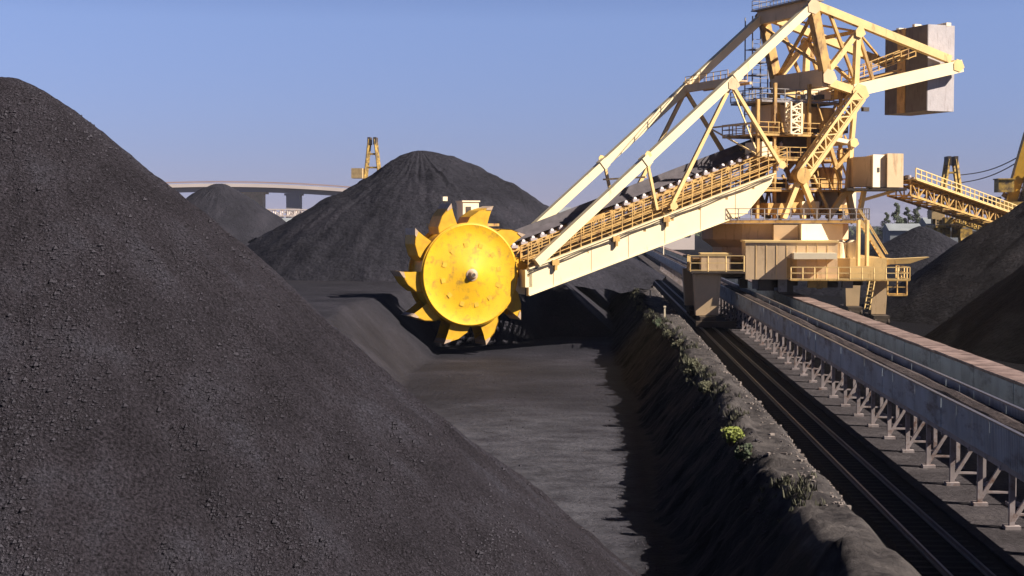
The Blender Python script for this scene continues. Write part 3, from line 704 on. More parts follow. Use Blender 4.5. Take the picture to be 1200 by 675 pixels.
block('oil_tank', 900, 925, 238, 252, 0, 3.2, OCHRE)
block('oil_tank', 962, 980, 196, 220, -2, 2.0, OCHRE)
rnd = random.Random(3)
for i in range(60):     # small plant scattered over the tower decks
    px = rnd.uniform(900, 992); lv = rnd.choice([116, 156, 185, 221, 252]); h = rnd.uniform(4, 13); wv = rnd.uniform(-2, 3.6)
    block('machinery_box', px, px+rnd.uniform(4, 12), lv-h, lv, wv-rnd.uniform(.5, 1.4), wv, rnd.choice([OCHRE, TAN, STEELD, GREY, OCHRE, STEELD]))
mb = MB()
for i in range(40):
    x = rnd.uniform(898, 990); y0_, y1_ = rnd.choice([(120, 156), (157, 186), (186, 222), (222, 254)]); wv = rnd.uniform(-3, 3.4)
    s_ = NP(x, 150, wv)[0]; s2_ = NP(x+rnd.uniform(-16, 16), 150, wv)[0]; mb = MB(); mb.beam(P(s_, wv, lev(y0_, wv)), P(s2_, wv, lev(y1_, wv)), rnd.choice([.12, .16, .22])); mb.build('tower_brace', OCHRE, RM)
mb = MB(); 
for a_, b_ in ((888, 116), (908, 116), (948, 116), (985, 116)):
    for e in (-3.2, 2.6): s_ = NP(a_, 150, e)[0]; mb = MB(); mb.beam(P(s_, e, lev(98 if a_ > 900 else 118, e)), P(s_, e, lev(256, e)), .3); mb.build('tower_column', OCHRE, RM)
# ladder tower
s_ = NP(930, 150, 3.2)[0]; mb = MB(); mb.lattice(P(s_, 3.2, lev(157, 3.2)), P(s_, 3.2, lev(120, 3.2)), BV*1.25, NV*.9, 5, .17, .11); mb.build('ladder_cage', PALE, RM)
# stair tower at left side of mast
mb = MB(); 
for y in (60, 75, 90, 105, 120, 135): 
    z = lev(y, -W); sa = NP(890, 100, -W)[0]; mb.box(P(sa, -W-.6, z), (1.9, 1.4, .06), ax=(BV, NV, UP)); mb.rail([P(sa-.9, -W+.1, z), P(sa+.9, -W+.1, z)], 1, .9, .05)
for e in (-.95, .95):
    for g in (-W-1.3, -W+.1): mb.beam(P(sa+e, g, lev(158, -W)), P(sa+e, g, lev(22, -W)), .1)
mb.build('stair_tower', GREY, RM)
mb = MB(); s_ = NP(1014, 118)[0]; mb.box(P(s_, W, lev(128, W, 1010)), (.7, .4, .4), ax=(BV, NV, UP)); mb.beam(P(s_, W, lev(128, W, 1010)), P(s_+1.5, W, lev(120, W, 1000)), .15); mb.build('floodlight', STEELD, RM)
# pipes along the pivot
mb = MB()
for i in range(5):
    e = rnd.uniform(-3, 4); mb.tube(P(NP(905+i*12, 200, e)[0], e, lev(205, e)), P(NP(925+i*12, 200, e)[0], e, lev(250, e)), .16, 8)
mb.build('hydraulic_pipe', CREAM, RM)

# ---- slewing deck and drum
D = Vector((19.2, 158, 0))
zdk = CAMZ+(262-258)/F*150
mb = MB(); mb.box((D.x-.6, 157, zdk-.15), (15.0, 15, .3)); sd = mb.build('slew_deck', OCHRE, RM)
mb = MB(); x0, x1 = D.x-8.1, D.x+6.9
mb.rail([(x0, 149.5, zdk), (x1, 149.5, zdk), (x1, 164.5, zdk)], 1.1, 1.3, .085); mb.rail([(x0, 149.5, zdk), (x0, 164.5, zdk)], 1.1, 1.5, .085); mb.build('handrail', GREY, sd)
mb = MB(); 
# slewing drum: faceted shell
prof = [(7.4, zdk-.32), (7.4, zdk-1.9), (6.3, zdk-2.7), (6.3, zdk-3.6)]
n = 12; vs = []; fs = []
for r, z in prof:
    for i in range(n):
        t = 2*math.pi*(i+.5)/n+R_(14); vs.append((D.x-1.2+r*math.cos(t), 157.5+r*math.sin(t)*.9, z))
for k in range(3):
    for i in range(n): j = (i+1) % n; fs.append((k*n+i, (k+1)*n+i, (k+1)*n+j, k*n+j))
mb.add(vs, fs+[tuple(range(n))]); mb.build('slewing_drum', TAN, RM)
def wbox(nm, x0, x1, y0, y1, z0, z1, m_, parent=None):
    return MB().box(((x0+x1)/2, (y0+y1)/2, (z0+z1)/2), (x1-x0, y1-y0, z1-z0)).build(nm, m_, parent or RM)
def xa(px, Y): return (px-700)/F*Y
def za(py, Y): return CAMZ+(262-py)/F*Y
# bright angled house right of drum
mb = MB(); Yh = 148.6
q1 = [(xa(936, Yh), Yh-.4), (xa(984, Yh+2.4), Yh+2.4), (xa(984, Yh+4), Yh+4.4), (xa(934, Yh), Yh+4.4)]
mb.prism([(x, y, za(290, Yh)) for x, y in q1][::-1], (0, 0, za(262.5, Yh)-za(290, Yh)))
WH = mb.build('white_equipment_house', PALE, RM)
wbox('equipment_house', xa(905, 149.2), xa(934, 149.2)-.03, 149.4, 153, za(291, 149), za(263.5, 149), TAN)
# gantry deck (portal)
zg1 = za(292, 146); zg0 = za(326, 146)
wbox('portal_girder', 10.0, 27.6, 149.0, 151.0, zg0, zg0+1.6, TAN)
wbox('portal_girder', 10.0, 27.6, 163.0, 165.0, zg0, zg0+1.6, OCHRE)
wbox('portal_deck', 9.2, 28.2, 147.6, 166, zg0+1.62, zg0+1.85, OCHRE)
eb = wbox('electrical_house', xa(871, 146.5), xa(976, 146.5), 145.2, 149.6, zg0-.05, za(284, 146), TAN)
mb = MB()
for i in range(1, 9): mb.box((xa(871, 146.5)+i*.95, 145.185, (zg0+za(284, 146))/2), (.05, .03, za(284, 146)-zg0-.1))
mb.build('panel_rib', CREAM, eb)
mb = MB(); mb.box((xa(871, 146.5)+4.3, 145.18, zg0+1.0), (.9, .04, 1.9)); mb.build('house_door', OCHRE, eb)
wbox('roof_edge', xa(871, 146.5)-.1, xa(976, 146.5)+.1, 145.1, 149.7, za(284, 146)+.003, za(282.5, 146)+.08, CREAM, eb)
wbox('canopy', xa(926, 145), xa(975, 145), 143.6, 145.18, za(303, 144.5), za(296, 144.5), PALE, eb)
mb = MB(); zz = zg0-.05
mb.box(((xa(924, 144)+xa(1060, 144))/2, 144.3, zz), (xa(1060, 144)-xa(924, 144), 1.7, .12)); pw_ = mb.build('portal_walkway', OCHRE, RM)
mb = MB(); mb.rail([(xa(924, 144), 143.5, zz), (xa(1060, 144), 143.5, zz)], 1.2, 1.1, .09); mb.rail([(xa(1060, 144), 143.5, zz), (xa(1060, 144), 150, zz)], 1.2, 1.3, .09); mb.build('handrail', CREAM, pw_)
wbox('cable_house', xa(976, 147), xa(1034, 147), 146.6, 149, zg0, za(302, 147), CREAM)
# left box + its railing
lb = wbox('left_cabin', xa(820, 147), xa(854, 147), 145.6, 148.4, za(317, 146), za(298, 146), TAN)
wbox('cabin_roof', xa(820, 147)-.08, xa(854, 147)+.08, 145.5, 148.5, za(298, 146)+.002, za(297, 146)+.05, CREAM, lb)
wbox('left_deck', xa(808, 146), xa(870, 146), 144.4, 149, za(319.5, 146), za(317.5, 146), STEELD)
mb = MB(); mb.rail([(xa(808, 145), 144.5, za(318, 145)), (xa(870, 145), 144.5, za(318, 145))], 1.5, 1.5, .08); mb.rail([(xa(808, 145), 144.5, za(318, 145)), (xa(808, 145), 149, za(318, 145))], 1.5, 1.5, .08); mb.build('deck_railing', CREAM, RM)
# legs + bogies
for x, y, nm in ((10.4, 147.0, 0), (10.4, 165, 0), (27.0, 150, 0), (27.0, 165, 0)):
    zt_ = za(319, 146)-.15 if x < 15 else zg0-.02
    mb = MB(); wx = 2.6 if x < 15 else 1.7
    mb.hexa([Vector((x-wx/2*.8, y-.9, 1.3)), Vector((x+wx/2*.8, y-.9, 1.3)), Vector((x+wx/2*.8, y+.9, 1.3)), Vector((x-wx/2*.8, y+.9, 1.3)),
             Vector((x-wx/2, y-1.1, zt_)), Vector((x+wx/2, y-1.1, zt_)), Vector((x+wx/2, y+1.1, zt_)), Vector((x-wx/2, y+1.1, zt_))])
    lg = mb.build('portal_leg', TAN, RM)
    mb = MB(); mb.box((x, y, .95), (1.5, 5.2, .6)).box((x, y-2.2, .6), (1.3, 1.7, .5)).box((x, y+2.2, .6), (1.3, 1.7, .5)); mb.build('bogie', STEELD, lg)
    mb = MB()
    for dy in (-2.8, -1.6, 1.6, 2.8):
        for dx in (-.6, .6): mb.tube((x+dx-.08, y+dy, .62), (x+dx+.08, y+dy, .62), .33, 16)
    mb.build('rail_wheel', STEELD, lg)
wbox('bumper_skirt', 9.2, 12.9, 143.3, 144.2, .35, .9, STEELD)
# ladders / stairs at the right, tanks, cantilever chute
mb = MB()
for k in range(2):
    a_ = Vector((xa(1004, 147), 147+k*.9, zdk)); b_ = Vector((xa(1036, 147), 147+k*.9, zg0+1.3)); mb.beam(a_, b_, .12, .3); mb.beam(a_+UP*1.0, b_+UP*1.0, .09)
for i in range(12): p = Vector((xa(1004, 147), 147.45, zdk)).lerp(Vector((xa(1036, 147), 147.45, zg0+1.3)), i/11); mb.box(p, (.35, .9, .05))
mb.build('stairway', CREAM, RM)
mb = MB(); 
for px in (1002, 1012): mb.beam((xa(px, 146), 146, zg0+1.2), (xa(px, 146), 146, zdk), .28)
mb.build('deck_column', CREAM, RM)
for px in (981, 996): 
    mb = MB(); x = xa(px, 148); mb.tube((x, 148, za(302, 148)), (x, 148, za(284, 148)), .62, 18); mb.tube((x, 148, za(284, 148)), (x, 148, za(281, 148)), .62, 18, .25); mb.build('grease_tank', PALE, RM, sm=False)
mb = MB(); Yc = 147.5
mb.hexa([Vector((xa(1034, Yc), Yc-.6, za(309, Yc))), Vector((xa(1060, Yc), Yc-.6, za(308, Yc))), Vector((xa(1060, Yc), Yc+.6, za(308, Yc))), Vector((xa(1034, Yc), Yc+.6, za(309, Yc))),
         Vector((xa(1034, Yc), Yc-.7, za(303, Yc))), Vector((xa(1082, Yc), Yc-.7, za(300.5, Yc))), Vector((xa(1082, Yc), Yc+.7, za(300.5, Yc))), Vector((xa(1034, Yc), Yc+.7, za(303, Yc)))])
mb.build('cable_arm', CREAM, RM)
mb = MB(); mb.rail([(xa(1036, 146), 146, za(345, 146)), (xa(1058, 146), 146, za(345, 146))], 1.4, .9, .1); mb.beam((xa(1036, 146), 146, za(345, 146)), (xa(1058, 146), 146, za(345, 146)), .5, .12)
mb.beam((xa(1036, 146), 146, za(345, 146)), (xa(1036, 146), 146, zg0), .12); mb.beam((xa(1058, 146), 146, za(345, 146)), (xa(1058, 146), 146, zg0), .12); mb.build('access_basket', OCHRE, RM)
mb = MB(); mb.beam((xa(1010, 146), 146.2, za(362, 146)), (xa(1016, 146), 146.2, zg0), .1); mb.beam((xa(1016, 146), 146.2, za(362, 146)), (xa(1022, 146), 146.2, zg0), .1)
for i in range(9): 
    z = za(360-i*4, 146); x = xa(1010+i*.8, 146); mb.beam((x, 146.2, z), (x+.5, 146.2, z), .06)
mb.build('leg_ladder', CREAM, RM)
# underside plant
for i in range(16):
    x = rnd.uniform(13.5, 25); y = rnd.uniform(146.5, 151); h = rnd.uniform(.5, 1.6); wbox('underslung_gear', x, x+rnd.uniform(.5, 1.8), y, y+rnd.uniform(.5, 1.5), zg0-h, zg0-.02, rnd.choice([OCHRE, STEELD, STEELD, GREY]))
wbox('drip_tray', 12.2, 25.6, 146, 166, zg0-.02, zg0+.02, STEELD)

# ---- cabin at the right on a bracket
Ycb = 152.0
cbn = thing  # readability only
c1 = MB().prism([(x, y, za(220, Ycb)) for x, y in ((xa(1017, Ycb), Ycb-.5), (xa(1034, Ycb), Ycb+.55), (xa(1034, Ycb), Ycb+3.4), (xa(1017, Ycb), Ycb+3.4))][::-1], (0, 0, za(182.5, Ycb)-za(220, Ycb))).build('operator_cabin', PALE, RM)
mb = MB(); x0, x1 = xa(1034, Ycb), xa(1054, Ycb)
mb.prism([(x, y, za(220, Ycb)) for x, y in ((x0+.02, Ycb-.1), (x1, Ycb+.55), (x1, Ycb+3.2), (x0+.02, Ycb+3.2))][::-1], (0, 0, za(181, Ycb)-za(220, Ycb))); mb.build('cabin_annex', TAN, c1)
mb = MB(); x2 = xa(996, Ycb+2)
mb.hexa([Vector((x2, Ycb+2.6, za(219, Ycb))), Vector((xa(1017, Ycb)-.02, Ycb+.3, za(219, Ycb))), Vector((xa(1017, Ycb)-.02, Ycb+3.4, za(219, Ycb))), Vector((x2, Ycb+4.4, za(219, Ycb))),
         Vector((x2, Ycb+2.6, za(184, Ycb))), Vector((xa(1017, Ycb)-.02, Ycb+.3, za(184, Ycb))), Vector((xa(1017, Ycb)-.02, Ycb+3.4, za(184, Ycb))), Vector((x2, Ycb+4.4, za(184, Ycb)))])
mb.build('switch_room', TAN, RM)
MB().box((xa(1024, Ycb), Ycb-.10, za(200, Ycb)), (.3, .04, .45), rz=math.atan2(1.05, 1.43)).build('cabin_window', STEELD, c1)
wbox('cabin_platform', xa(988, Ycb), xa(1056, Ycb), Ycb-.4, Ycb+4, za(224, Ycb), za(221, Ycb), STEELD)
mb = MB(); mb.beam((xa(1010, Ycb), Ycb+1, za(224, Ycb)), (xa(1004, Ycb), Ycb+1, za(256, Ycb)), .4); mb.beam((xa(1045, Ycb), Ycb+1, za(224, Ycb)), (xa(1004, Ycb), Ycb+1, za(236, Ycb)), .3); mb.build('cabin_bracket', CREAM, RM)

# ---- discharge conveyor running down to the right, behind the steep heap
d0 = Vector((xa(1048, 160), 160, za(221, 160))); d1 = Vector((xa(1210, 205), 205, za(275, 205)))
db = MB(); dd = (d1-d0).normalized(); side = Vector((-dd.y, dd.x, 0)).normalized()
db.lattice(d0, d1, side*2.4, UP*1.5, 22, .22, .12); dc = db.build('discharge_boom', OCHRE, RM)
mb = MB(); mb.beam(d0+UP*.85-side*1.3, d1+UP*.85-side*1.3, 1.1, .1); mb.rail([d0+UP*.9-side*1.75, d1+UP*.9-side*1.75], 1.1, 1.6, .1); mb.build('discharge_walkway', CREAM, dc)
mb = MB(); mb.beam(d0+UP*1.1, d1+UP*1.1, 1.6, .3); mb.build('discharge_belt', RUBBER, dc)
n = 34
mb = MB()
for i in range(n): p = d0.lerp(d1, i/n)+UP*1.15-side*.95; mb.box(p, (.7, .4, .3), rz=math.atan2(dd.y, dd.x))
mb.build('discharge_idlers', IDLER, dc)

# ------------------------------------------------------------------ distant machines
def far_machine(px, Y, py_top, label, zb_=0, mat_=FYEL, cab=True, half=4.0, cw_side=-1, cwz=.52):
    x = xa(px, Y); H = za(py_top, Y); t = thing('stacker_reclaimer', label, 'reclaimer', (x, Y, 0))
    mb = MB()
    for sx in (-half, half):
        for sy in (-4, 4): MB().beam((x+sx, Y+sy, .1), (x+sx*.8, Y+sy*.8, H*.38), .9).build('portal_leg', mat_, t)
    mb = MB(); mb.box((x, Y, H*.40), (half*2.3, 10, .5)); d_ = mb.build('deck', mat_, t)
    mb = MB(); mb.rail([(x-half*1.15, Y-5, H*.41), (x+half*1.15, Y-5, H*.41)], 1.2, 1.5, .14); mb.build('handrail', FCRM, d_)
    mb = MB(); rr = random.Random(int(px))
    for i in range(16):
        a_ = rr.uniform(-half, half*.8); hh = rr.uniform(.8, 3.0); zz_ = rr.choice([H*.42, H*.3, H*.55]); mb.box((x+a_, Y+rr.uniform(-4.5, 1), zz_+hh/2), (rr.uniform(.7, 2.6), 2, hh))
    mb.build('machinery_house', mat_, t)
    mb = MB()
    for sy in (-1.5, 1.5):
        mb.beam((x-half*.75, Y+sy, H*.42), (x-half*.2, Y+sy, H), .55); mb.beam((x+half*.75, Y+sy, H*.42), (x+half*.2, Y+sy, H), .55); mb.beam((x-half*.7, Y+sy, H*.45), (x+half*.42, Y+sy, H*.75), .3)
        for f_ in (.55, .66, .77, .88):
            hw = half*(.75-.55*(f_-.42)/.58); mb.beam((x-hw, Y+sy, H*f_), (x+hw, Y+sy, H*f_), .35)
    ms = mb.build('a_frame_mast', mat_, t)
    for sx in (-1, 1): MB().box((x+sx*half*.2, Y, H*.985), (half*.2, 3.6, 1.9)).build('sheave_block', STEELD, ms)
    mb = MB(); mb.lattice((x, Y-2, H*.5), (x+cw_side*-6, Y-20, H*.34), (2.4, 0, 0), (0, 0, 1.6), 8, .3, .2); mb.build('boom', mat_, t)
    mb = MB(); mb.box((x+cw_side*half*.95, Y-2, H*cwz), (half*.75, 4, 2.6)); mb.build('counterweight', FCRM if cab else STEELD, t)
    return t
far_machine(436, 400, 163, 'hazy yellow reclaimer whose frame top rises behind the conical heap', half=3.8, mat_=FYEL, cwz=.72)
far_machine(1107, 330, 188, 'brown yellow reclaimer with a dark topped frame beyond the low grey heap', half=3.6)
# stacker with inclined mast at right edge, cable and dark counterweight
Ys = 300.; t = thing('stacker', 'yellow stacker with leaning mast and slack cables at the right edge', 'stacker', (xa(1190, Ys), Ys, 0))
mb = MB(); mb.beam((xa(1168, Ys), Ys, za(262, Ys)), (xa(1196, Ys), Ys, za(158, Ys)), 1.9, 2.0); ms = mb.build('leaning_mast', mat('stacker_yellow', (.50, .28, .02), .5, .2, .5, dark=(.2, .1, .03), dk_scale=.6, dk_amt=.2), t)
mb = MB(); mb.beam((xa(1192, Ys), Ys+3, za(262, Ys)), (xa(1209, Ys), Ys+3, za(160, Ys)), 1.0); mb.lattice((xa(1186, Ys), Ys, za(262, Ys)), (xa(1200, Ys), Ys, za(200, Ys)), (3, 0, 0), (0, 3, 0), 6, .3, .2); mb.build('mast_ladder', STEELD, ms)
mb = MB(); mb.box((xa(1165, Ys), Ys-1.5, za(219, Ys)), (2.9, 3.4, 2.4)); mb.box((xa(1165, Ys), Ys-1.5, za(219, Ys)+1.3), (3.3, 3.8, .2)); mb.build('counterweight', FYEL, t)
mb = MB(); mb.beam((xa(1166, Ys), Ys, za(228, Ys)), (xa(1185, Ys), Ys, za(240, Ys)), .8); mb.box((xa(1180, Ys), Ys, za(246, Ys)), (9, 6, 3)); mb.beam((xa(1145, Ys), Ys, za(240, Ys)), (xa(1190, Ys), Ys, za(250, Ys)), 1.2, 1.6)
for sx in (1160, 1195): mb.beam((xa(sx, Ys), Ys-3, 0), (xa(sx, Ys), Ys-3, za(246, Ys)), .9); mb.beam((xa(sx, Ys), Ys+3, 0), (xa(sx, Ys), Ys+3, za(246, Ys)), .9)
mb.build('portal', FYEL, t)
MB().box((xa(1150, Ys), Ys-1, za(238, Ys)), (3.5, 3, 2.2)).build('machinery_house', FGREY, t); mb = MB(); mb.box((xa(1196, Ys), Ys-1, za(236, Ys)), (3, 3, 4)); mb.build('machinery_house', FGREY, t)
for dy, e in ((0, 206), (1.5, 215)):
    mb = MB(); a_ = Vector((xa(1200, Ys), Ys, za(175+dy*3, Ys))); b_ = Vector((xa(1118, 330), 330, za(e, 330))); pr = a_
    for i in range(1, 13):
        p = a_.lerp(b_, i/12)-UP*(1.2*math.sin(math.pi*i/12)); mb.beam(pr, p, .16); pr = p
    mb.build('stay_cable', STEELD, t)

# ------------------------------------------------------------------ bridge
Yg = 1000.
def bzp(px): return za(214.5+((px-255)/150.)**2*6.0+((max(0, px-400))/200.)**2*9, Yg)
BR = thing('road_bridge', 'long pale concrete road bridge arching behind the heaps on the left', 'bridge', (xa(300, Yg), Yg, 0))
mb = MB(); pxs = list(range(-60, 640, 20))
for a_, b_ in zip(pxs[:-1], pxs[1:]):
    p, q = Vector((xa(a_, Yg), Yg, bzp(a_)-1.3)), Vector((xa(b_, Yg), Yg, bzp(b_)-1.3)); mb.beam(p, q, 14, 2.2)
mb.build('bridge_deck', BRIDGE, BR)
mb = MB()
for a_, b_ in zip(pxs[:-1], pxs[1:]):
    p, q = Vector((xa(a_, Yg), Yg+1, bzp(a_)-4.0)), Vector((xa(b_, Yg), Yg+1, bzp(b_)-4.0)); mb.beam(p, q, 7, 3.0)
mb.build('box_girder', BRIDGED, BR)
mb = MB()
for a_, b_ in zip(pxs[:-1], pxs[1:]):
    p, q = Vector((xa(a_, Yg), Yg-6.8, bzp(a_)+.9)), Vector((xa(b_, Yg), Yg-6.8, bzp(b_)+.9)); mb.beam(p, q, .4, .9)
mb.build('parapet', mat('parapet_pink', (.45, .32, .30), .8, .1, .1), BR)
for px, wd in ((-40, 8), (60, 8), (160, 8), (291, 17), (342, 9), (430, 9), (500, 9), (570, 8)):
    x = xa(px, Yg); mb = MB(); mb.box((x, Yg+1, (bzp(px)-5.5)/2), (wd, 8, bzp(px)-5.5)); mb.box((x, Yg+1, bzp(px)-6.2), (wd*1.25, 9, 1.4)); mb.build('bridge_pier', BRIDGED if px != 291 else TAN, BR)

# industrial shed and gallery below the bridge
Yi = 720.
def shed(x0, x1, pyt, pyb, Y, label, m_, mr_):
    t = thing('industrial_shed', label, 'building', ((xa(x0, Y)+xa(x1, Y))/2, Y, 0)); X0, X1 = xa(x0, Y), xa(x1, Y); zt_ = za(pyt, Y)
    MB().box(((X0+X1)/2, Y, zt_/2), (X1-X0, 14, zt_)).build('wall', m_, t)
    mb = MB(); mb.prism([(X0-.5, Y-7.6, zt_), (X0-.5, Y+7.6, zt_), (X0-.5, Y, zt_+2.5)], (X1-X0+1, 0, 0)); mb.build('roof', mr_, t)
    for i in range(int((X1-X0)/7)):
        MB().box((X0+4+i*7, Y-7.05, zt_*.6), (3, .2, 2)).build('window', STEELD, t)
    return t
t = thing('conveyor_gallery', 'pale steel pipe and conveyor gallery under the road bridge', 'gallery', (xa(330, Yi), Yi, 0))
mb = MB(); mb.lattice((xa(302, Yi), Yi, za(249, Yi)), (xa(420, Yi), Yi, za(250, Yi)), (0, 4, 0), (0, 0, 3), 14, .6, .4); mb.build('gallery_truss', BRIDGE, t)
for px in range(304, 420, 9):
    mb = MB(); mb.lattice((xa(px, Yi), Yi, 0), (xa(px, Yi), Yi, za(252, Yi)), (2.2, 0, 0), (0, 3, 0), 4, .5, .3); mb.build('gallery_tower', BRIDGE, t)
shed(306, 350, 262, 270, 680, 'low white shed under the pipe gallery left of the conical heap', BRIDGE, FGREY)
shed(352, 412, 256, 270, 760, 'grey blue shed partly hidden by the conical heap', FGREY, BRIDGE)
shed(1034, 1070, 270, 276, 560, 'low grey shed between the machine and the low grey heap', FGREY, FGREY)
shed(1076, 1160, 262, 272, 640, 'long grey shed behind the brown yellow reclaimer', FGREY, FGREY)
shed(770, 812, 262, 272, 600, 'pale shed seen below the boom, left of the machine leg', BRIDGE, FGREY)
shed(625, 668, 250, 270, 640, 'grey shed peeping between the wheel and the boom rods', FGREY, FGREY)

# ------------------------------------------------------------------ vegetation
def leaf_cloud(mb, c, r, n, size, rnd_):
    for i in range(n):
        d = Vector((rnd_.gauss(0, 1), rnd_.gauss(0, 1), rnd_.gauss(0, 1))).normalized()*r*rnd_.random()**.45
        p = Vector(c)+Vector((d.x, d.y, d.z*.9)); a_ = Vector((rnd_.gauss(0, 1), rnd_.gauss(0, 1), rnd_.gauss(0, 1))).normalized()*size; b_ = a_.orthogonal().normalized()*size*rnd_.uniform(.4, .9)
        mb.add([p-a_, p+b_, p+a_, p-b_], [(0, 1, 2, 3)])
def tree(px, Y, pyt, label, rnd_, wide=.34):
    x = xa(px, Y); H = za(pyt, Y); t = thing('pine_tree', label, 'tree', (x, Y, 0), 'hazy trees on the horizon')
    mb = MB(); mb.tube((x, Y, 0), (x+rnd_.uniform(-.6, .6), Y, H*.92), H*.028, 8, H*.008)
    for i in range(7):
        a_ = rnd_.uniform(0, 6.28); z = H*rnd_.uniform(.35, .85); mb.tube((x, Y, z), (x+math.cos(a_)*H*.15, Y+math.sin(a_)*H*.15, z+H*.07), H*.01, 5, H*.004)
    mb.build('trunk', BARK, t)
    mb = MB()
    for i in range(13):
        f_ = .25+.75*i/12; a_ = rnd_.uniform(0, 6.28); rr = H*wide*(1.15-f_)*rnd_.uniform(.6, 1.1)
        leaf_cloud(mb, (x+math.cos(a_)*rr*.6, Y+math.sin(a_)*rr*.6, H*(f_-.04)), max(rr*.6, H*.05), 150, H*.022, rnd_)
    mb.build('crown', LEAF, t)
rt = random.Random(9)
for i, (px, py, lb_) in enumerate(((1034, 249, 'short hazy tree next to the machine railing'), (1046, 238, 'tallest hazy tree between the machine and the far brown reclaimer'), (1058, 243, 'round topped hazy tree just right of the tallest tree'),
        (1069, 239, 'narrow hazy tree nearest the far brown reclaimer, right of the round topped one'), (1082, 247, 'dim tree half hidden by the far brown reclaimer'))):
    tree(px, 760+rt.uniform(-30, 30), py, lb_, rt)
# far wood line (uncountable)
mb = MB()
for i in range(260):
    px = rt.uniform(-40, 1240); Y = rt.uniform(1150, 1500); h = rt.uniform(4, 11)
    leaf_cloud(mb, (xa(px, Y), Y, h*.5), h*.6, 26, 1.3, rt)
o = mb.build('far_wood', LEAF); o['kind'] = 'stuff'; o['label'] = 'thin dark line of far trees on the horizon'
# bushes and weeds along the berm
def bush(px, py, r, label, m_, dens=1.0, nm='bush'):
    # walk the ray to the ground
    d = ray(px, py); t_ = 30.0
    while t_ < 400:
        p = Vector((0, 0, CAMZ))+d*t_
        if p.z < ground_z(p.x, p.y): break
        t_ += .15
    t = thing(nm, label, 'bush', (p.x, p.y, p.z), 'bushes along the berm crest')
    mb = MB()
    for i in range(14):
        a_ = rt.uniform(0, 6.28); mb.tube(p-UP*.1, p+Vector((math.cos(a_)*r*.6, math.sin(a_)*r*.6, r*rt.uniform(.6, 1.3))), .03, 5, .01)
    mb.build('stems', BARK, t)
    mb = MB()
    for i in range(9):
        a_ = rt.uniform(0, 6.28); q = p+Vector((math.cos(a_)*r*.55*rt.random(), math.sin(a_)*r*.7*rt.random(), r*rt.uniform(.4, 1.1))); leaf_cloud(mb, q, r*rt.uniform(.3, .55), int(110*dens), .055+r*.02, rt)
    mb.build('leaves', m_, t)
bush(857, 524, .6, 'bright yellow green bush on the berm edge, the most vivid plant', LEAFY)
bush(812, 440, .7, 'large dull olive bush on the berm, left of the bend in the rails', WEED)
bush(826, 462, .5, 'dull olive bush just below the largest olive bush', WEED)
bush(795, 410, .55, 'grey green bush between the dark notch and the machine leg', WEED)
bush(783, 398, .5, 'small grey green bush nearest the machine leg', WEED)
bush(872, 540, .5, 'small dark bush just right of the vivid yellow green bush', LEAF)
bush(770, 385, .6, 'dark bush at the notch in the berm', LEAF)
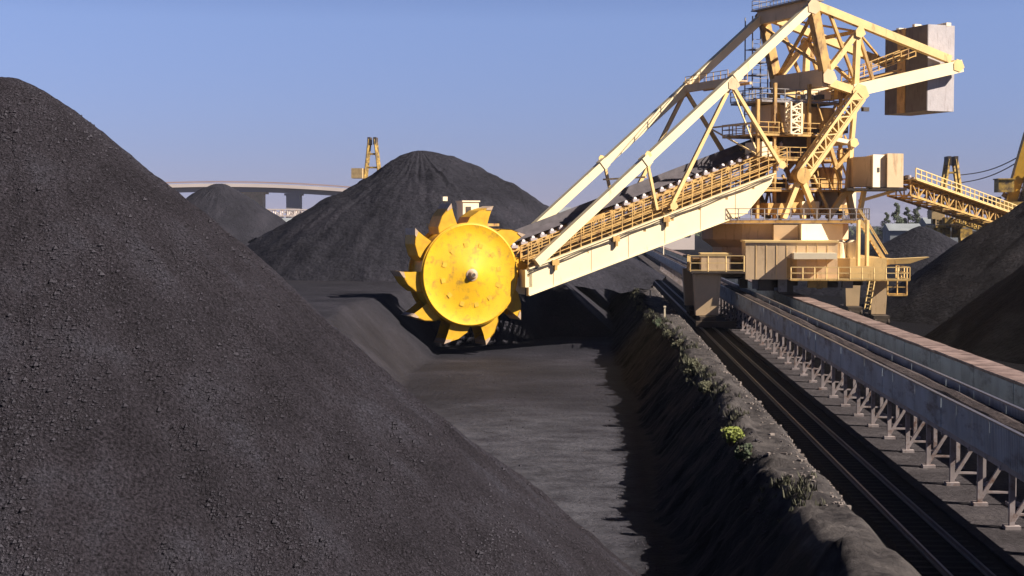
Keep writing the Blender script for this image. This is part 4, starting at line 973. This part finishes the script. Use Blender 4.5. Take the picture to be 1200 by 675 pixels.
def weeds():
    mb = MB(); r_ = random.Random(21)
    for i in range(420):
        Y = 46+170*r_.random()**1.3; X = crest(Y)+r_.gauss(.1, .30)
        if fbm(X*.15, Y*.08, 33) < -.25: continue
        if X > 8.6: continue
        z = ground_z(X, Y); h = r_.uniform(.15, .5)*(1.5 if r_.random() < .08 else 1)
        for k in range(12):
            a_ = r_.uniform(0, 6.28); l = r_.uniform(.4, 1)*h; e = Vector((math.cos(a_)*l*.5, math.sin(a_)*l*.5, l)); p = Vector((X+r_.gauss(0, .08), Y+r_.gauss(0, .08), z-.03)); sd_ = e.cross(UP).normalized()*.03
            mb.add([p-sd_, p+sd_, p+e*.7+sd_*.8, p+e], [(0, 1, 2, 3)])
    o = mb.build('weeds', mat('weed_dark', (.05, .05, .03), .8, .4, 2)); o['kind'] = 'stuff'; o['label'] = 'straggly weeds fringing the berm crest'
    mb = MB()
    for i in range(1500):
        Y = 46+200*r_.random()**1.2; X = 7.6+.6*fbm(0, Y*.2, 50)+r_.gauss(0, .38)
        if r_.random() < .3: X = r_.uniform(6, 9)
        s_ = r_.uniform(.02, .06)*(1.9 if r_.random() < .08 else 1); z = ground_z(X, Y); mb.box((X, Y, z+s_*.25), (s_*r_.uniform(.8, 2.6), s_*r_.uniform(.8, 2), s_), rz=r_.uniform(0, 3))
    o = mb.build('rubble', ROCK); o['kind'] = 'stuff'; o['label'] = 'pale stones and litter scattered along the track side of the berm'
weeds()
# little marker posts and a light pole
def post(px, py, h, label, Y=None):
    d = ray(px, py); t_ = 60.0
    while t_ < 900:
        p = Vector((0, 0, CAMZ))+d*t_
        if p.z < ground_z(p.x, p.y): break
        t_ += .3
    mb = MB(); mb.box(p+UP*h/2, (.14, .14, h)); mb.box(p+UP*(h+.05), (.22, .22, .12)); o = mb.build('marker_post', PALE, loc=p); tag(o, label, 'post', 'marker posts beside the track')
post(779, 372, .9, 'short pale post beside the track nearest the machine leg')
post(762, 349, .8, 'short pale post beside the track, middle one of three')
post(742, 327, .8, 'short pale post beside the track, farthest of three')
Yp = 330.; mb = MB(); x = xa(777, Yp); mb.tube((x, Yp, 0), (x, Yp, za(262, Yp)+1.5), .16, 8, .1); mb.beam((x, Yp, za(262, Yp)+1.4), (x+1.5, Yp, za(262, Yp)+1.6), .12); mb.box((x+1.6, Yp, za(262, Yp)+1.6), (.8, .4, .2)); o = mb.build('light_pole', PALE, loc=(x, Yp, 0)); tag(o, 'thin pale light pole beneath the boom beside the far conveyor', 'lamp post')

# ------------------------------------------------------------------ haze
mb = MB(); mb.box((0, 2970, 17.5), (5200, 6060, 0)) if False else mb.hexa([(-2600, -70, -6), (2600, -70, -6), (2600, 6100, -6), (-2600, 6100, -6), (-2600, -70, 46), (2600, -70, 46), (2600, 6100, 46), (-2600, 6100, 46)])
hm = bpy.data.materials.new('haze'); hm.use_nodes = True; n = hm.node_tree; n.nodes.remove(n.nodes['Principled BSDF'])
pv = n.nodes.new('ShaderNodeVolumePrincipled'); pv.inputs['Color'].default_value = (.80, .84, 1.0, 1); pv.inputs['Density'].default_value = .00004; pv.inputs['Anisotropy'].default_value = 0.0
lk(n, pv.outputs[0], n.nodes['Material Output'].inputs['Volume'])
hz = mb.build('haze', hm); hz['kind'] = 'stuff'; hz['label'] = 'thin blue haze over the yard'
